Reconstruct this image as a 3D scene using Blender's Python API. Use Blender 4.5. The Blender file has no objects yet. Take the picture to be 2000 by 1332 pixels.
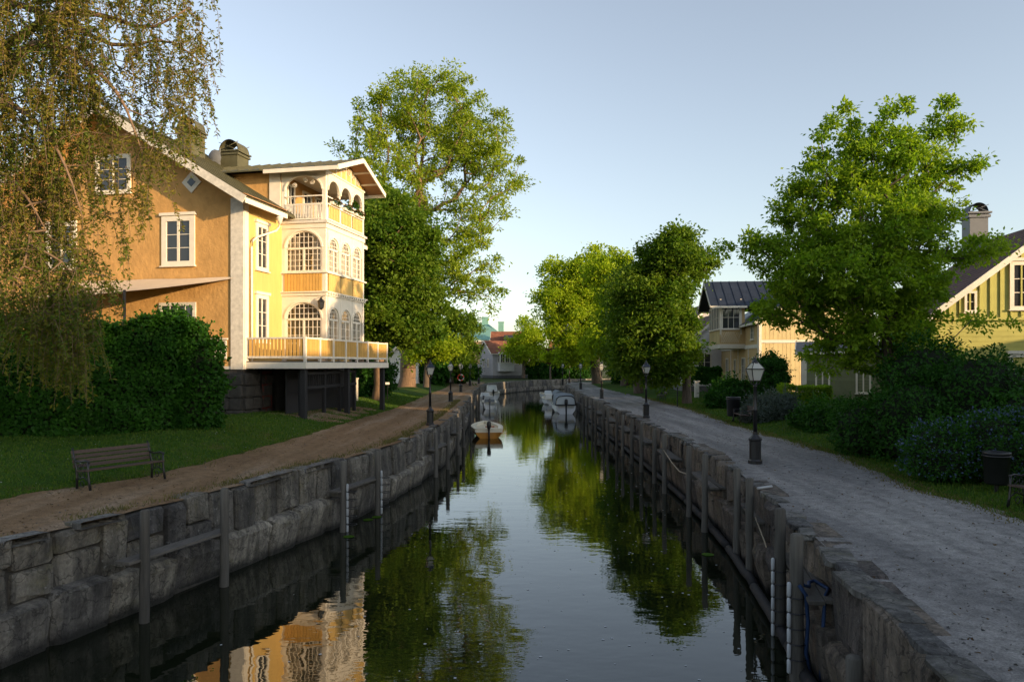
import bpy, math, random
import numpy as np
from mathutils import Vector, Matrix
from mathutils.geometry import tessellate_polygon
random.seed(7); RNG = np.random.default_rng(7)
PI = math.pi; R = math.radians
scene = bpy.context.scene
COL = scene.collection

# ------------------------------------------------------------------ camera
CAMH, FPX, HOR = 2.9, 1400.0, 712.0          # eye height above the paths, focal length and horizon of the 2000 px photo
cam = bpy.data.cameras.new('camera'); camo = bpy.data.objects.new('camera', cam); COL.objects.link(camo)
camo.location = (0, 0, CAMH); camo.rotation_euler = (R(90), 0, 0)
cam.sensor_width = 36; cam.lens = 36 * FPX / 2000; cam.shift_y = (HOR - 666) / 2000
cam.clip_start = .1; cam.clip_end = 6000
scene.camera = camo

# ------------------------------------------------------------------ sky, sun, exposure
SUN_EL, SUN_ROT = R(9.0), R(124.8)
wd = bpy.data.worlds.new('World'); scene.world = wd; wd.use_nodes = True
wn = wd.node_tree; bg = wn.nodes['Background']
sky = wn.nodes.new('ShaderNodeTexSky'); sky.sky_type = 'NISHITA'; sky.sun_disc = False
sky.sun_elevation = SUN_EL; sky.sun_rotation = SUN_ROT
sky.air_density = 1.0; sky.dust_density = 1.0; sky.ozone_density = 1.6; sky.altitude = 0
hs = wn.nodes.new('ShaderNodeHueSaturation'); hs.inputs['Saturation'].default_value = .6; hs.inputs['Hue'].default_value = .505; hs.inputs['Value'].default_value = 1.0   # hazy evening air
wn.links.new(sky.outputs[0], hs.inputs['Color']); wn.links.new(hs.outputs[0], bg.inputs[0]); bg.inputs[1].default_value = .138
sl = bpy.data.lights.new('sun', 'SUN'); so = bpy.data.objects.new('sun', sl); COL.objects.link(so)
sl.energy = 3.15; sl.angle = R(.55); sl.color = (1, .70, .40)
sdir = Vector((math.sin(SUN_ROT) * math.cos(SUN_EL), math.cos(SUN_ROT) * math.cos(SUN_EL), math.sin(SUN_EL)))
so.rotation_euler = sdir.to_track_quat('Z', 'Y').to_euler(); so.location = (60, -40, 40)
vs = scene.view_settings; vs.view_transform = 'Standard'; vs.look = 'None'; vs.gamma = 1; vs.use_curve_mapping = False
vs.exposure = 1.25
scene.cycles.max_bounces = 6; scene.cycles.diffuse_bounces = 3; scene.cycles.glossy_bounces = 3
scene.cycles.transmission_bounces = 4; scene.cycles.transparent_max_bounces = 12
scene.cycles.use_denoising = True
scene.cycles.sample_clamp_indirect = 6

def D(px, py, Y):                            # point seen at a photo pixel, at depth Y
    return Vector(((px - 1000) / FPX * Y, Y, CAMH - (py - HOR) / FPX * Y))
def G(px, py, z=0.0):                        # the same on the level z
    Y = (CAMH - z) * FPX / (py - HOR)
    return Vector(((px - 1000) / FPX * Y, Y, z))
WZ = -1.95                                   # water level

# ------------------------------------------------------------------ materials
def nodes(name):
    m = bpy.data.materials.new(name); m.use_nodes = True
    nt = m.node_tree; p = nt.nodes['Principled BSDF']
    return m, nt, p
def N(nt, t, **kw):
    n = nt.nodes.new(t)
    for k, v in kw.items():
        if k in ('operation', 'blend_type', 'data_type', 'noise_dimensions', 'feature', 'attribute_name', 'bands_direction', 'wave_type', 'musgrave_type'): setattr(n, k, v)
        else: n.inputs[k].default_value = v
    return n
def pos(nt, scale=(1, 1, 1)):
    g = nt.nodes.new('ShaderNodeNewGeometry'); mp = nt.nodes.new('ShaderNodeMapping')
    mp.inputs['Scale'].default_value = scale
    nt.links.new(g.outputs['Position'], mp.inputs['Vector']); return mp.outputs[0]
def ramp(nt, fac, stops):
    r = nt.nodes.new('ShaderNodeValToRGB'); e = r.color_ramp.elements
    while len(e) < len(stops): e.new(.5)
    for q, (p, c) in zip(e, stops): q.position = p; q.color = tuple(c) + (1,) if len(c) == 3 else c
    nt.links.new(fac, r.inputs[0]); return r.outputs[0]
def mix(nt, fac, a, b, bt='MIX'):
    n = nt.nodes.new('ShaderNodeMix'); n.data_type = 'RGBA'; n.blend_type = bt
    for k, v in ((0, fac), (6, a), (7, b)):
        if hasattr(v, 'node'): nt.links.new(v, n.inputs[k])
        else: n.inputs[k].default_value = v if isinstance(v, (int, float)) else (tuple(v) + (1,))[:4]
    return n.outputs[2]
def noise(nt, scale=1., detail=4., vec=None, rough=.55):
    n = N(nt, 'ShaderNodeTexNoise', Scale=scale, Detail=detail, Roughness=rough)
    nt.links.new(vec if vec is not None else pos(nt), n.inputs['Vector']); return n.outputs['Fac']
def bump(nt, p, h, strength=.3, dist=.02):
    b = nt.nodes.new('ShaderNodeBump'); b.inputs['Strength'].default_value = strength; b.inputs['Distance'].default_value = dist
    nt.links.new(h, b.inputs['Height'])
    old = p.inputs['Normal'].links
    if old: nt.links.new(old[0].from_socket, b.inputs['Normal'])
    nt.links.new(b.outputs[0], p.inputs['Normal'])
def scl(c, k): return tuple(min(1, v * k) for v in c)
def pm(name, c, rough=.7, var=.25, scale=3., bmp=.0, bscale=20., bdist=.01, objvar=.0, metal=0., stretch=(1, 1, 1), spec=.4):
    """painted / plain surface: colour broken by noise, optional relief, optional per-piece variation"""
    m, nt, p = nodes(name)
    f = noise(nt, scale, 6, pos(nt, stretch), .65)
    col = ramp(nt, f, ((.28, scl(c, 1 - var)), (.72, scl(c, 1 + var * .6))))
    if objvar:
        oi = nt.nodes.new('ShaderNodeObjectInfo')
        col = mix(nt, 1., col, ramp(nt, oi.outputs['Random'], ((0, (1 - objvar,) * 3), (1, (1 + objvar * .5,) * 3))), 'MULTIPLY')
    nt.links.new(col, p.inputs['Base Color'])
    p.inputs['Roughness'].default_value = rough; p.inputs['Metallic'].default_value = metal
    p.inputs['Specular IOR Level'].default_value = spec
    if bmp: bump(nt, p, noise(nt, bscale, 5, pos(nt, stretch)), bmp, bdist)
    return m
M = {}
def stone_mat(name, c, lich=.4, wet=True):
    m, nt, p = nodes(name)
    big = noise(nt, 1.3, 6, pos(nt), .7); st = noise(nt, 2.2, 4, pos(nt, (2.2, 2.2, .25)), .6)
    col = ramp(nt, big, ((.3, scl(c, .35)), (.5, c), (.72, scl(c, 1.7))))
    col = mix(nt, 1., col, ramp(nt, st, ((.35, (.42, .42, .44)), (.6, (1, 1, 1)))), 'MULTIPLY')
    moss = noise(nt, 1.9, 5, pos(nt), .7)
    col = mix(nt, ramp(nt, moss, ((.55, (0, 0, 0)), (.72, (.55,) * 3))), col, (.12, .11, .045))
    oi = nt.nodes.new('ShaderNodeObjectInfo')
    col = mix(nt, 1., col, ramp(nt, oi.outputs['Random'], ((0, (.55, .56, .62)), (.5, (1, .97, .9)), (1, (1.3, 1.27, 1.2)))), 'MULTIPLY')
    v = nt.nodes.new('ShaderNodeTexNoise'); v.inputs['Scale'].default_value = 7; v.inputs['Detail'].default_value = 8; v.inputs['Roughness'].default_value = .75
    nt.links.new(pos(nt), v.inputs['Vector'])
    col = mix(nt, ramp(nt, v.outputs['Fac'], ((.60, (0, 0, 0)), (.70, (lich,) * 3))), col, (.46, .46, .43))
    if wet:                                   # tide line: dark wet band just above the water
        sp = nt.nodes.new('ShaderNodeSeparateXYZ'); nt.links.new(pos(nt), sp.inputs[0])
        wob = N(nt, 'ShaderNodeMath', operation='MULTIPLY_ADD'); nt.links.new(noise(nt, 2.5, 3), wob.inputs[0]); wob.inputs[1].default_value = -.25
        nt.links.new(sp.outputs[2], wob.inputs[2])
        mr = nt.nodes.new('ShaderNodeMapRange'); nt.links.new(wob.outputs[0], mr.inputs[0])
        mr.inputs[1].default_value = -2.0; mr.inputs[2].default_value = -1.8
        mr.inputs[3].default_value = .12; mr.inputs[4].default_value = 1
        col = mix(nt, mr.outputs[0], (.012, .012, .01), col)
    nt.links.new(col, p.inputs['Base Color']); p.inputs['Roughness'].default_value = .85
    fine = noise(nt, 16, 8, pos(nt, (1, 1, .8)), .8)
    vo = nt.nodes.new('ShaderNodeTexVoronoi'); vo.feature = 'DISTANCE_TO_EDGE'; vo.inputs['Scale'].default_value = 2.1
    wv = nt.nodes.new('ShaderNodeVectorMath'); wv.operation = 'ADD'; nn_ = nt.nodes.new('ShaderNodeTexNoise'); nn_.inputs['Scale'].default_value = 2.2; nn_.inputs['Detail'].default_value = 6
    nt.links.new(pos(nt), nn_.inputs['Vector']); nt.links.new(pos(nt), wv.inputs[0]); nt.links.new(nn_.outputs['Color'], wv.inputs[1]); nt.links.new(wv.outputs[0], vo.inputs['Vector'])
    crack = ramp(nt, vo.outputs['Distance'], ((0, (.15,) * 3), (.035, (1,) * 3)))
    col = mix(nt, .75, col, crack, 'MULTIPLY'); col = mix(nt, 1., col, ramp(nt, fine, ((.3, (.5,) * 3), (.5, (1,) * 3), (.75, (1.5,) * 3))), 'MULTIPLY')
    nt.links.new(col, p.inputs['Base Color'])
    bump(nt, p, noise(nt, 5, 8, pos(nt), .75), 1., .09); bump(nt, p, fine, .7, .025); bump(nt, p, crack, .5, .03)
    return m
M['stone'] = stone_mat('quay stone', (.175, .165, .145), .62)
M['footing'] = stone_mat('pale footing stone', (.24, .225, .195), .3)
M['stone_r'] = stone_mat('brown quay stone', (.155, .13, .108), .3)
M['cope'] = stone_mat('coping stone', (.16, .16, .155), .55, False)
M['core'] = pm('wall core', (.05, .046, .04), .95, .5, 3, .6, 8, .05)

def gravel(name, c1, c2, c3):
    m, nt, p = nodes(name)
    f = noise(nt, .75, 5, pos(nt, (1.7, .16, 1)), .6); g = noise(nt, 38, 4, pos(nt), .75); k = noise(nt, 4.5, 6, pos(nt), .7)
    col = ramp(nt, f, ((.32, c1), (.5, c2), (.68, c3)))
    col = mix(nt, 1., col, ramp(nt, g, ((.3, (.55,) * 3), (.5, (1,) * 3), (.72, (1.45,) * 3))), 'MULTIPLY')
    col = mix(nt, 1., col, ramp(nt, k, ((.3, (.65,) * 3), (.6, (1.15,) * 3))), 'MULTIPLY')
    nt.links.new(col, p.inputs['Base Color']); p.inputs['Roughness'].default_value = .95; p.inputs['Specular IOR Level'].default_value = .15
    bump(nt, p, g, .8, .02); bump(nt, p, k, .6, .05)
    return m
M['gravel_red'] = gravel('reddish gravel', (.165, .105, .056), (.215, .14, .078), (.27, .20, .135))
M['gravel_grey'] = gravel('blue grey gravel', (.155, .152, .15), (.215, .208, .202), (.31, .30, .285))
def soil(name, a, b, c):
    m, nt, p = nodes(name)
    f = noise(nt, .9, 7, pos(nt), .7); g = noise(nt, 22, 4, pos(nt), .7)
    col = ramp(nt, f, ((.3, a), (.52, b), (.72, c)))
    col = mix(nt, 1., col, ramp(nt, g, ((.3, (.5,) * 3), (.7, (1.4,) * 3))), 'MULTIPLY')
    nt.links.new(col, p.inputs['Base Color']); p.inputs['Roughness'].default_value = 1; p.inputs['Specular IOR Level'].default_value = .1
    bump(nt, p, g, .9, .05)
    return m
M['lawn'] = soil('lawn turf', (.028, .07, .008), (.045, .095, .011), (.095, .085, .025))
M['ground'] = soil('far ground', (.04, .06, .02), (.055, .075, .025), (.08, .085, .035))
M['bed'] = soil('canal bed', (.02, .018, .012), (.03, .026, .016), (.04, .034, .02))

m, nt, p = nodes('canal water')
p.inputs['Base Color'].default_value = (.006, .009, .004, 1); p.inputs['Roughness'].default_value = .015; p.inputs['IOR'].default_value = 1.65
w1 = noise(nt, 1., 3, pos(nt, (.9, 1.6, 1)), .5); w2 = noise(nt, 1., 2, pos(nt, (3.2, 5.5, 1)), .5); msk = noise(nt, .16, 3, pos(nt), .5)
mr = ramp(nt, msk, ((.40, (.25,) * 3), (.62, (1,) * 3)))
a = N(nt, 'ShaderNodeMath', operation='MULTIPLY'); nt.links.new(w2, a.inputs[0]); nt.links.new(mr, a.inputs[1])
bump(nt, p, w1, .07, .07); bump(nt, p, a.outputs[0], .07, .03)
M['water'] = m

def leaf_mat(name, c1, c2, trans=.38, rough=.5, tc=None):
    m, nt, p = nodes(name)
    at = nt.nodes.new('ShaderNodeAttribute'); at.attribute_name = 'rnd'
    col = ramp(nt, at.outputs['Fac'], ((0, c1), (1, c2)))
    nt.links.new(col, p.inputs['Base Color']); p.inputs['Roughness'].default_value = rough; p.inputs['Specular IOR Level'].default_value = .12
    tr = nt.nodes.new('ShaderNodeBsdfTranslucent')
    nt.links.new(mix(nt, 1., col, tc or (1.5, 1.55, .6), 'MULTIPLY'), tr.inputs[0])
    ms = nt.nodes.new('ShaderNodeMixShader'); ms.inputs[0].default_value = trans
    nt.links.new(p.outputs[0], ms.inputs[1]); nt.links.new(tr.outputs[0], ms.inputs[2])
    nt.links.new(ms.outputs[0], nt.nodes['Material Output'].inputs[0])
    return m
M['leaf_ash'] = leaf_mat('ash leaves', (.14, .22, .018), (.29, .35, .032), .5)
M['leaf_dark'] = leaf_mat('dark maple leaves', (.042, .11, .010), (.145, .21, .02), .42)
M['leaf_oak'] = leaf_mat('fresh oak leaves', (.085, .19, .012), (.26, .36, .028), .48)
M['leaf_lime'] = leaf_mat('lime leaves', (.17, .27, .014), (.34, .41, .026), .54)
M['leaf_willow'] = leaf_mat('weeping birch leaves', (.055, .115, .016), (.24, .18, .032), .42)
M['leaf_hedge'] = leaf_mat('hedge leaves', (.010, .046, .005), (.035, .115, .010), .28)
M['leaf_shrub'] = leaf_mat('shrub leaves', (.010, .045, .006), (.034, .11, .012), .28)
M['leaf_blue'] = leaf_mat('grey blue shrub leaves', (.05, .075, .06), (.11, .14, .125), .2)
M['petal'] = leaf_mat('pale blue blossom', (.04, .065, .13), (.12, .16, .27), .2, .6, (1, 1, 1))
M['leaf_red'] = leaf_mat('bronze leaves', (.07, .04, .02), (.11, .07, .03), .3)
M['blade'] = leaf_mat('grass blades', (.025, .085, .008), (.10, .15, .022), .35)
M['blade_dry'] = leaf_mat('dry grass', (.08, .085, .03), (.17, .14, .06), .3)
M['bark'] = pm('grey brown bark', (.13, .10, .075), .95, .5, 3, 1, 9, .06, stretch=(4, 4, .5))
M['bark_red'] = pm('warm bark', (.2, .13, .08), .95, .45, 3, .8, 9, .04, stretch=(3, 3, .6))
M['twig'] = pm('thin twigs', (.15, .10, .06), .9, .3)
M['hedgecore'] = pm('hedge interior', (.008, .014, .005), 1, .5)  # near black, stands in for the shade inside foliage

M['stucco'] = pm('ochre stucco', (.50, .29, .105), .95, .2, 1.6, .7, 6, .05, stretch=(1, 1, .85), spec=.15)
M['yellow'] = pm('yellow painted boards', (.62, .41, .13), .7, .10, 2, .1, 30, .004, stretch=(3, 3, .4))
M['ochre'] = pm('ochre panel paint', (.56, .33, .085), .65, .12, 2, .0, objvar=.10)
M['white'] = pm('white paint', (.72, .66, .545), .6, .10, 2.5, .12, 25, .004)
M['white_old'] = pm('weathered white paint', (.62, .58, .5), .75, .25, 5, .25, 25, .006)
M['roof_olive'] = pm('olive sheet metal', (.105, .098, .05), .55, .3, 1.5, .12, 3, .02, metal=.25)
M['roof_dark'] = pm('dark sheet metal', (.032, .042, .062), .45, .35, 1.5, .1, 3, .02, metal=.3)
M['soffit'] = pm('brown soffit boards', (.30, .16, .07), .8, .2, 3, .2, 20, .005, stretch=(1, 8, 1))
M['foundation'] = pm('dark granite foundation', (.065, .06, .055), .9, .55, 2.2, 1, 4, .08)
M['black'] = pm('black painted iron', (.012, .012, .014), .38, .3, 6, .08, 40, .002, spec=.5)
M['blackwood'] = pm('black tarred wood', (.02, .019, .02), .8, .3, 4, .3, 20, .01, objvar=.3, stretch=(3, 3, .4))
M['red_door'] = pm('dark red door', (.11, .012, .008), .6, .15)
M['awning'] = pm('cream awning cloth', (.62, .50, .36), .85, .08, 2, .1, 40, .003)
M['greywood'] = pm('weathered grey wood', (.105, .098, .086), .9, .4, 3, .7, 14, .015, objvar=.3, stretch=(6, 6, .35))
M['greyplank'] = pm('weathered plank', (.115, .105, .092), .9, .35, 3, .6, 14, .012, objvar=.3, stretch=(5, 1, 5))
M['benchwood'] = pm('brown bench slats', (.07, .044, .034), .65, .3, 4, .3, 20, .006, objvar=.2, stretch=(1, 6, 6))
M['cream'] = pm('pale yellow boards', (.60, .47, .23), .7, .1, 2, objvar=.10)
M['cream2'] = pm('warm cream wall', (.55, .38, .18), .75, .14, 2, .15, 20, .004)
M['lattice'] = pm('cream lattice', (.66, .56, .38), .7, .1)
M['sage'] = pm('sage green boards', (.20, .215, .115), .75, .12, 2, objvar=.12)
M['lime_wall'] = pm('yellow green boards', (.44, .42, .11), .72, .12, 2, .1, 20, .004, objvar=.10)
M['whitehouse'] = pm('white clapboard', (.66, .64, .62), .7, .08, 2, objvar=.06)
M['greyhouse'] = pm('grey lilac render', (.42, .40, .40), .85, .12, 1, .1, 10, .01)
M['plinth'] = pm('grey plinth', (.14, .14, .145), .9, .3, 2, .3, 10, .02)
def tile_mat(name, c):
    m, nt, p = nodes(name)
    wv = nt.nodes.new('ShaderNodeTexWave'); wv.inputs['Scale'].default_value = 1.6; wv.inputs['Distortion'].default_value = 1.2; wv.inputs['Detail'].default_value = 2
    nt.links.new(pos(nt, (1, 1, 2)), wv.inputs[0])
    col = ramp(nt, noise(nt, 1.2, 6, pos(nt), .7), ((.3, scl(c, .55)), (.55, c), (.75, scl(c, 1.35))))
    col = mix(nt, .5, col, ramp(nt, wv.outputs[0], ((.2, (.5,) * 3), (.6, (1,) * 3))), 'MULTIPLY')
    nt.links.new(col, p.inputs['Base Color']); p.inputs['Roughness'].default_value = .9
    bump(nt, p, wv.outputs[0], .6, .05); return m
M['tile_red'] = tile_mat('red clay tiles', (.25, .09, .045))
M['tile_brown'] = tile_mat('brown clay tiles', (.13, .07, .055))
M['copper'] = pm('green copper roof', (.16, .33, .28), .7, .2, .4)
M['brick'] = pm('brick wall', (.27, .10, .06), .9, .25, 2, .2, 12, .01)
M['redpaint'] = pm('red life ring', (.45, .03, .015), .5, .1)
M['hullwhite'] = pm('white gelcoat', (.72, .72, .72), .3, .08, 2)
M['hullamber'] = pm('amber hull', (.36, .16, .025), .35, .15, 2)
M['boatcream'] = pm('cream boat deck', (.68, .62, .48), .5, .1, 2)
M['canvas'] = pm('grey boat canvas', (.19, .22, .25), .85, .15, 2, .2, 6, .02)
M['motorgrey'] = pm('grey outboard', (.13, .135, .14), .4, .1)
M['rope'] = pm('pale rope', (.35, .3, .22), .9, .2, 30)
M['bluerope'] = pm('blue rope', (.012, .035, .10), .8, .2, 30)
M['fender'] = pm('white fender', (.42, .44, .46), .55, .1)
M['terracotta'] = pm('terracotta', (.35, .13, .06), .8, .15)
M['curtain'] = pm('cream curtain', (.72, .60, .42), .9, .15, 6, .2, 8, .02, stretch=(6, 6, .3))

def glass_mat(name, tint, k):
    m, nt, p = nodes(name)
    p.inputs['Base Color'].default_value = tint + (1,); p.inputs['Roughness'].default_value = .04; p.inputs['IOR'].default_value = 1.5
    p.inputs['Specular IOR Level'].default_value = .7
    if k > 0:
        t = nt.nodes.new('ShaderNodeBsdfTransparent'); t.inputs[0].default_value = (.92, .93, .92, 1)
        ms = nt.nodes.new('ShaderNodeMixShader'); ms.inputs[0].default_value = k
        nt.links.new(p.outputs[0], ms.inputs[1]); nt.links.new(t.outputs[0], ms.inputs[2])
        nt.links.new(ms.outputs[0], nt.nodes['Material Output'].inputs[0])
    bump(nt, p, noise(nt, 1.5, 2), .04, .02)
    return m
M['glass'] = glass_mat('window glass', (.03, .033, .037), 0)
M['clear'] = glass_mat('clear old glass', (.06, .065, .07), .72)
M['lampglass'] = glass_mat('frosted lamp glass', (.62, .62, .56), .35)
M['screen'] = glass_mat('boat screen', (.55, .6, .63), .12)

# ------------------------------------------------------------------ mesh helpers
class MB:
    def __init__(s): s.v = []; s.f = []
    def quad(s, *p):
        n = len(s.v); s.v += [tuple(q) for q in p]; s.f.append(tuple(range(n, n + len(p))))
    def hexa(s, b, t):                         # bottom ring, top ring (4 each, same order)
        n = len(s.v); s.v += [tuple(q) for q in b] + [tuple(q) for q in t]; k = len(b)
        s.f.append(tuple(n + i for i in reversed(range(k)))); s.f.append(tuple(n + k + i for i in range(k)))
        for i in range(k): j = (i + 1) % k; s.f.append((n + i, n + j, n + k + j, n + k + i))
    def box(s, c, d):
        x, y, z = c; a, b, h = d[0] / 2, d[1] / 2, d[2] / 2
        r = [(x - a, y - b), (x + a, y - b), (x + a, y + b), (x - a, y + b)]
        s.hexa([(u, v, z - h) for u, v in r], [(u, v, z + h) for u, v in r])
    def prism(s, poly, ext):                   # planar polygon extruded by vector
        e = Vector(ext); s.hexa([Vector(p) for p in poly], [Vector(p) + e for p in poly])
    def beam(s, p0, p1, w, h, up=(0, 0, 1)):
        p0, p1 = Vector(p0), Vector(p1); d = (p1 - p0).normalized(); u = Vector(up)
        if abs(d.dot(u)) > .98: u = Vector((1, 0, 0))
        a = d.cross(u).normalized() * (w / 2); b = a.cross(d).normalized() * (h / 2)
        s.hexa([p0 - a - b, p0 + a - b, p0 + a + b, p0 - a + b], [p1 - a - b, p1 + a - b, p1 + a + b, p1 - a + b])
    def tube(s, pts, r, n=6, cap=True):
        pts = [Vector(p) for p in pts]
        rr = r if isinstance(r, (list, tuple)) else [r] * len(pts)
        base = len(s.v); ref = Vector((0, 0, 1))
        for i, p in enumerate(pts):
            d = (pts[min(i + 1, len(pts) - 1)] - pts[max(i - 1, 0)]).normalized()
            if abs(d.dot(ref)) > .95: ref2 = Vector((1, 0, 0))
            else: ref2 = ref
            a = d.cross(ref2).normalized(); b = a.cross(d).normalized()
            for k in range(n):
                t = 2 * PI * k / n; s.v.append(tuple(p + a * (rr[i] * math.cos(t)) + b * (rr[i] * math.sin(t))))
        for i in range(len(pts) - 1):
            for k in range(n):
                k2 = (k + 1) % n; s.f.append((base + i * n + k, base + i * n + k2, base + (i + 1) * n + k2, base + (i + 1) * n + k))
        if cap:
            s.f.append(tuple(base + k for k in reversed(range(n)))); e = base + (len(pts) - 1) * n; s.f.append(tuple(e + k for k in range(n)))
    def lathe(s, prof, n=8, c=(0, 0, 0), rot=0):
        base = len(s.v)
        for r_, z in prof:
            for k in range(n): t = 2 * PI * (k + rot) / n; s.v.append((c[0] + r_ * math.cos(t), c[1] + r_ * math.sin(t), c[2] + z))
        for i in range(len(prof) - 1):
            for k in range(n): k2 = (k + 1) % n; s.f.append((base + i * n + k, base + i * n + k2, base + (i + 1) * n + k2, base + (i + 1) * n + k))
        s.f.append(tuple(base + k for k in reversed(range(n)))); e = base + (len(prof) - 1) * n; s.f.append(tuple(e + k for k in range(n)))
    def grid(s, P):                            # P[i][j] points
        n = len(s.v); a, b = len(P), len(P[0])
        for r_ in P: s.v += [tuple(q) for q in r_]
        for i in range(a - 1):
            for j in range(b - 1): s.f.append((n + i * b + j, n + i * b + j + 1, n + (i + 1) * b + j + 1, n + (i + 1) * b + j))
    def mesh(s, name, mat, smooth=False):
        me = bpy.data.meshes.new(name); me.from_pydata(s.v, [], s.f); me.materials.append(M[mat])
        if smooth: me.polygons.foreach_set('use_smooth', [True] * len(me.polygons))
        me.update(); return me
    def build(s, name, mat, parent=None, smooth=False, loc=(0, 0, 0), rz=0):
        return link(name, s.mesh(name, mat, smooth), parent, loc, rz)
def link(name, me, parent=None, loc=(0, 0, 0), rz=0):
    o = bpy.data.objects.new(name, me); COL.objects.link(o); o.parent = parent
    o.location = loc; o.rotation_euler = (0, 0, rz); return o
def tag(o, label, cat, group=None):
    o['label'] = label; o['category'] = cat
    if group: o['group'] = group
    return o
def thing(name, label, cat, loc=(0, 0, 0), rz=0, group=None):
    return tag(link(name, None, None, loc, rz), label, cat, group)
def kind(o, k, label=None):
    o['kind'] = k
    if label: o['label'] = label
    return o
CUBES = {}
def bx(name, parent, c, d, mat, rot=None):     # a box piece: shares one cube mesh per material
    if mat not in CUBES:
        b = MB(); b.box((0, 0, 0), (1, 1, 1)); CUBES[mat] = b.mesh('box ' + mat, mat)
    o = link(name, CUBES[mat], parent, c); o.scale = d
    if rot is not None: o.rotation_euler = rot
    return o
def bar(name, parent, p0, p1, w, h, mat, up=(0, 0, 1)):   # a straight bar between two points, as a shared cube
    p0, p1 = Vector(p0), Vector(p1); d = p1 - p0; L = d.length; d.normalize(); u = Vector(up)
    if abs(d.dot(u)) > .98: u = Vector((1, 0, 0))
    a = u.cross(d).normalized(); b = d.cross(a)
    o = bx(name, parent, (p0 + p1) / 2, (L, w, h), mat)
    o.rotation_euler = Matrix((d, a, b)).transposed().to_euler(); return o
def copy_tree(o, parent=None):
    c = o.copy(); COL.objects.link(c); c.parent = parent
    for ch in [q for q in o.children]: copy_tree(ch, c)
    return c
def fast_mesh(name, V, F, mat, rnd=None, smooth=False):  # numpy verts, faces of equal size
    me = bpy.data.meshes.new(name); nf, k = F.shape
    me.vertices.add(len(V)); me.vertices.foreach_set('co', V.astype(np.float32).ravel())
    me.loops.add(nf * k); me.loops.foreach_set('vertex_index', F.astype(np.int32).ravel())
    me.polygons.add(nf); me.polygons.foreach_set('loop_start', np.arange(0, nf * k, k, dtype=np.int32))
    if rnd is not None:
        at = me.attributes.new('rnd', 'FLOAT', 'POINT'); at.data.foreach_set('value', rnd.astype(np.float32))
    me.materials.append(M[mat]); me.update(calc_edges=True); me.validate()
    if smooth: me.polygons.foreach_set('use_smooth', np.ones(nf, bool))
    return me
def unit(a): return a / (np.linalg.norm(a, axis=1, keepdims=True) + 1e-9)
def leaf_mesh(name, P, dr, up, L, W, mat, rnd, fold=.25):
    n = len(P); d = unit(dr); s = unit(np.cross(d, up) + 1e-6); nn = np.cross(s, d)
    L = L[:, None]; W = W[:, None]
    V = np.empty((n, 4, 3)); V[:, 0] = P; V[:, 2] = P + d * L
    V[:, 1] = P + d * L * .5 + s * W * .5 + nn * W * fold; V[:, 3] = P + d * L * .5 - s * W * .5 + nn * W * fold
    b = np.arange(n)[:, None] * 4
    F = np.concatenate([b + [0, 1, 2], b + [0, 2, 3]])
    return fast_mesh(name, V.reshape(-1, 3), F, mat, np.repeat(rnd, 4))
def rvec(n): return unit(RNG.normal(size=(n, 3)))
def tubes_np(P0, P1, r0, r1, n=5):
    d = unit(P1 - P0); ref = np.where(np.abs(d[:, 2:3]) > .9, np.array([[1., 0, 0]]), np.array([[0., 0, 1]]))
    a = unit(np.cross(d, ref)); b = np.cross(a, d); m_ = len(P0)
    V = np.empty((m_, 2 * n, 3))
    for k in range(n):
        t = 2 * PI * k / n; o = a * math.cos(t) + b * math.sin(t)
        V[:, k] = P0 + o * r0[:, None]; V[:, n + k] = P1 + o * r1[:, None]
    base = np.arange(m_)[:, None] * 2 * n
    F = np.concatenate([base + [k, (k + 1) % n, n + (k + 1) % n, n + k] for k in range(n)])
    return V.reshape(-1, 3), F
def interp(tab):
    ys = [t[0] for t in tab]; xs = [t[1] for t in tab]
    return lambda y: float(np.interp(y, ys, xs))

# ================================================================== THE SETTING
# inner edges of the two quays (Y, X); the canal runs away from the bridge and bends to the right far off
LT = [(-12, -11.0), (4, -9.6), (11.3, -8.25), (14.1, -7.4), (16.2, -6.75), (21, -5.35), (23.1, -4.8), (26.5, -4.15), (30.5, -3.62), (35, -3.35), (40, -3.25), (55.6, -3.45), (70, -3.85), (84.6, -4.1), (97, -4.2)]
RT = [(-12, 2.6), (6.5, 3.98), (8.9, 4.43), (11, 4.8), (15.4, 5.5), (19, 5.95), (23.5, 6.3), (30.5, 6.56), (40, 6.7), (52, 6.75), (64, 6.85), (84, 7.0), (101, 7.4), (119, 9.2), (135, 13)]
xL, xR = interp(LT), interp(RT)
LCURVE = [(x, y) for y, x in LT] + [(-3.7, 106), (-2.4, 115), (0, 124), (3.5, 132), (9, 140), (18, 147), (40, 156), (400, 260)]
RCURVE = [(x, y) for y, x in RT] + [(20, 141), (40, 148), (400, 250)]
# outer edges of the paths
PLT = [(-12, -15), (8, -12.2), (14.7, -10.6), (16.2, -9.9), (17.8, -9.0), (22.2, -8.5), (28.4, -8.05), (37.6, -7.75), (44, -7.4), (55.6, -7.5), (70, -7.8), (84.6, -7.9), (100, -8.6), (118, -8.8)]
PRT = [(-12, 9.5), (10, 9.4), (13.2, 9.5), (16, 9.35), (19.5, 9.9), (22.8, 10.4), (29.4, 10.5), (34.4, 10.6), (46, 11.5), (61, 11.5), (76.6, 11.0), (90, 11.0), (105, 11.6), (122, 15)]
xPL, xPR = interp(PLT), interp(PRT)

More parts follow.
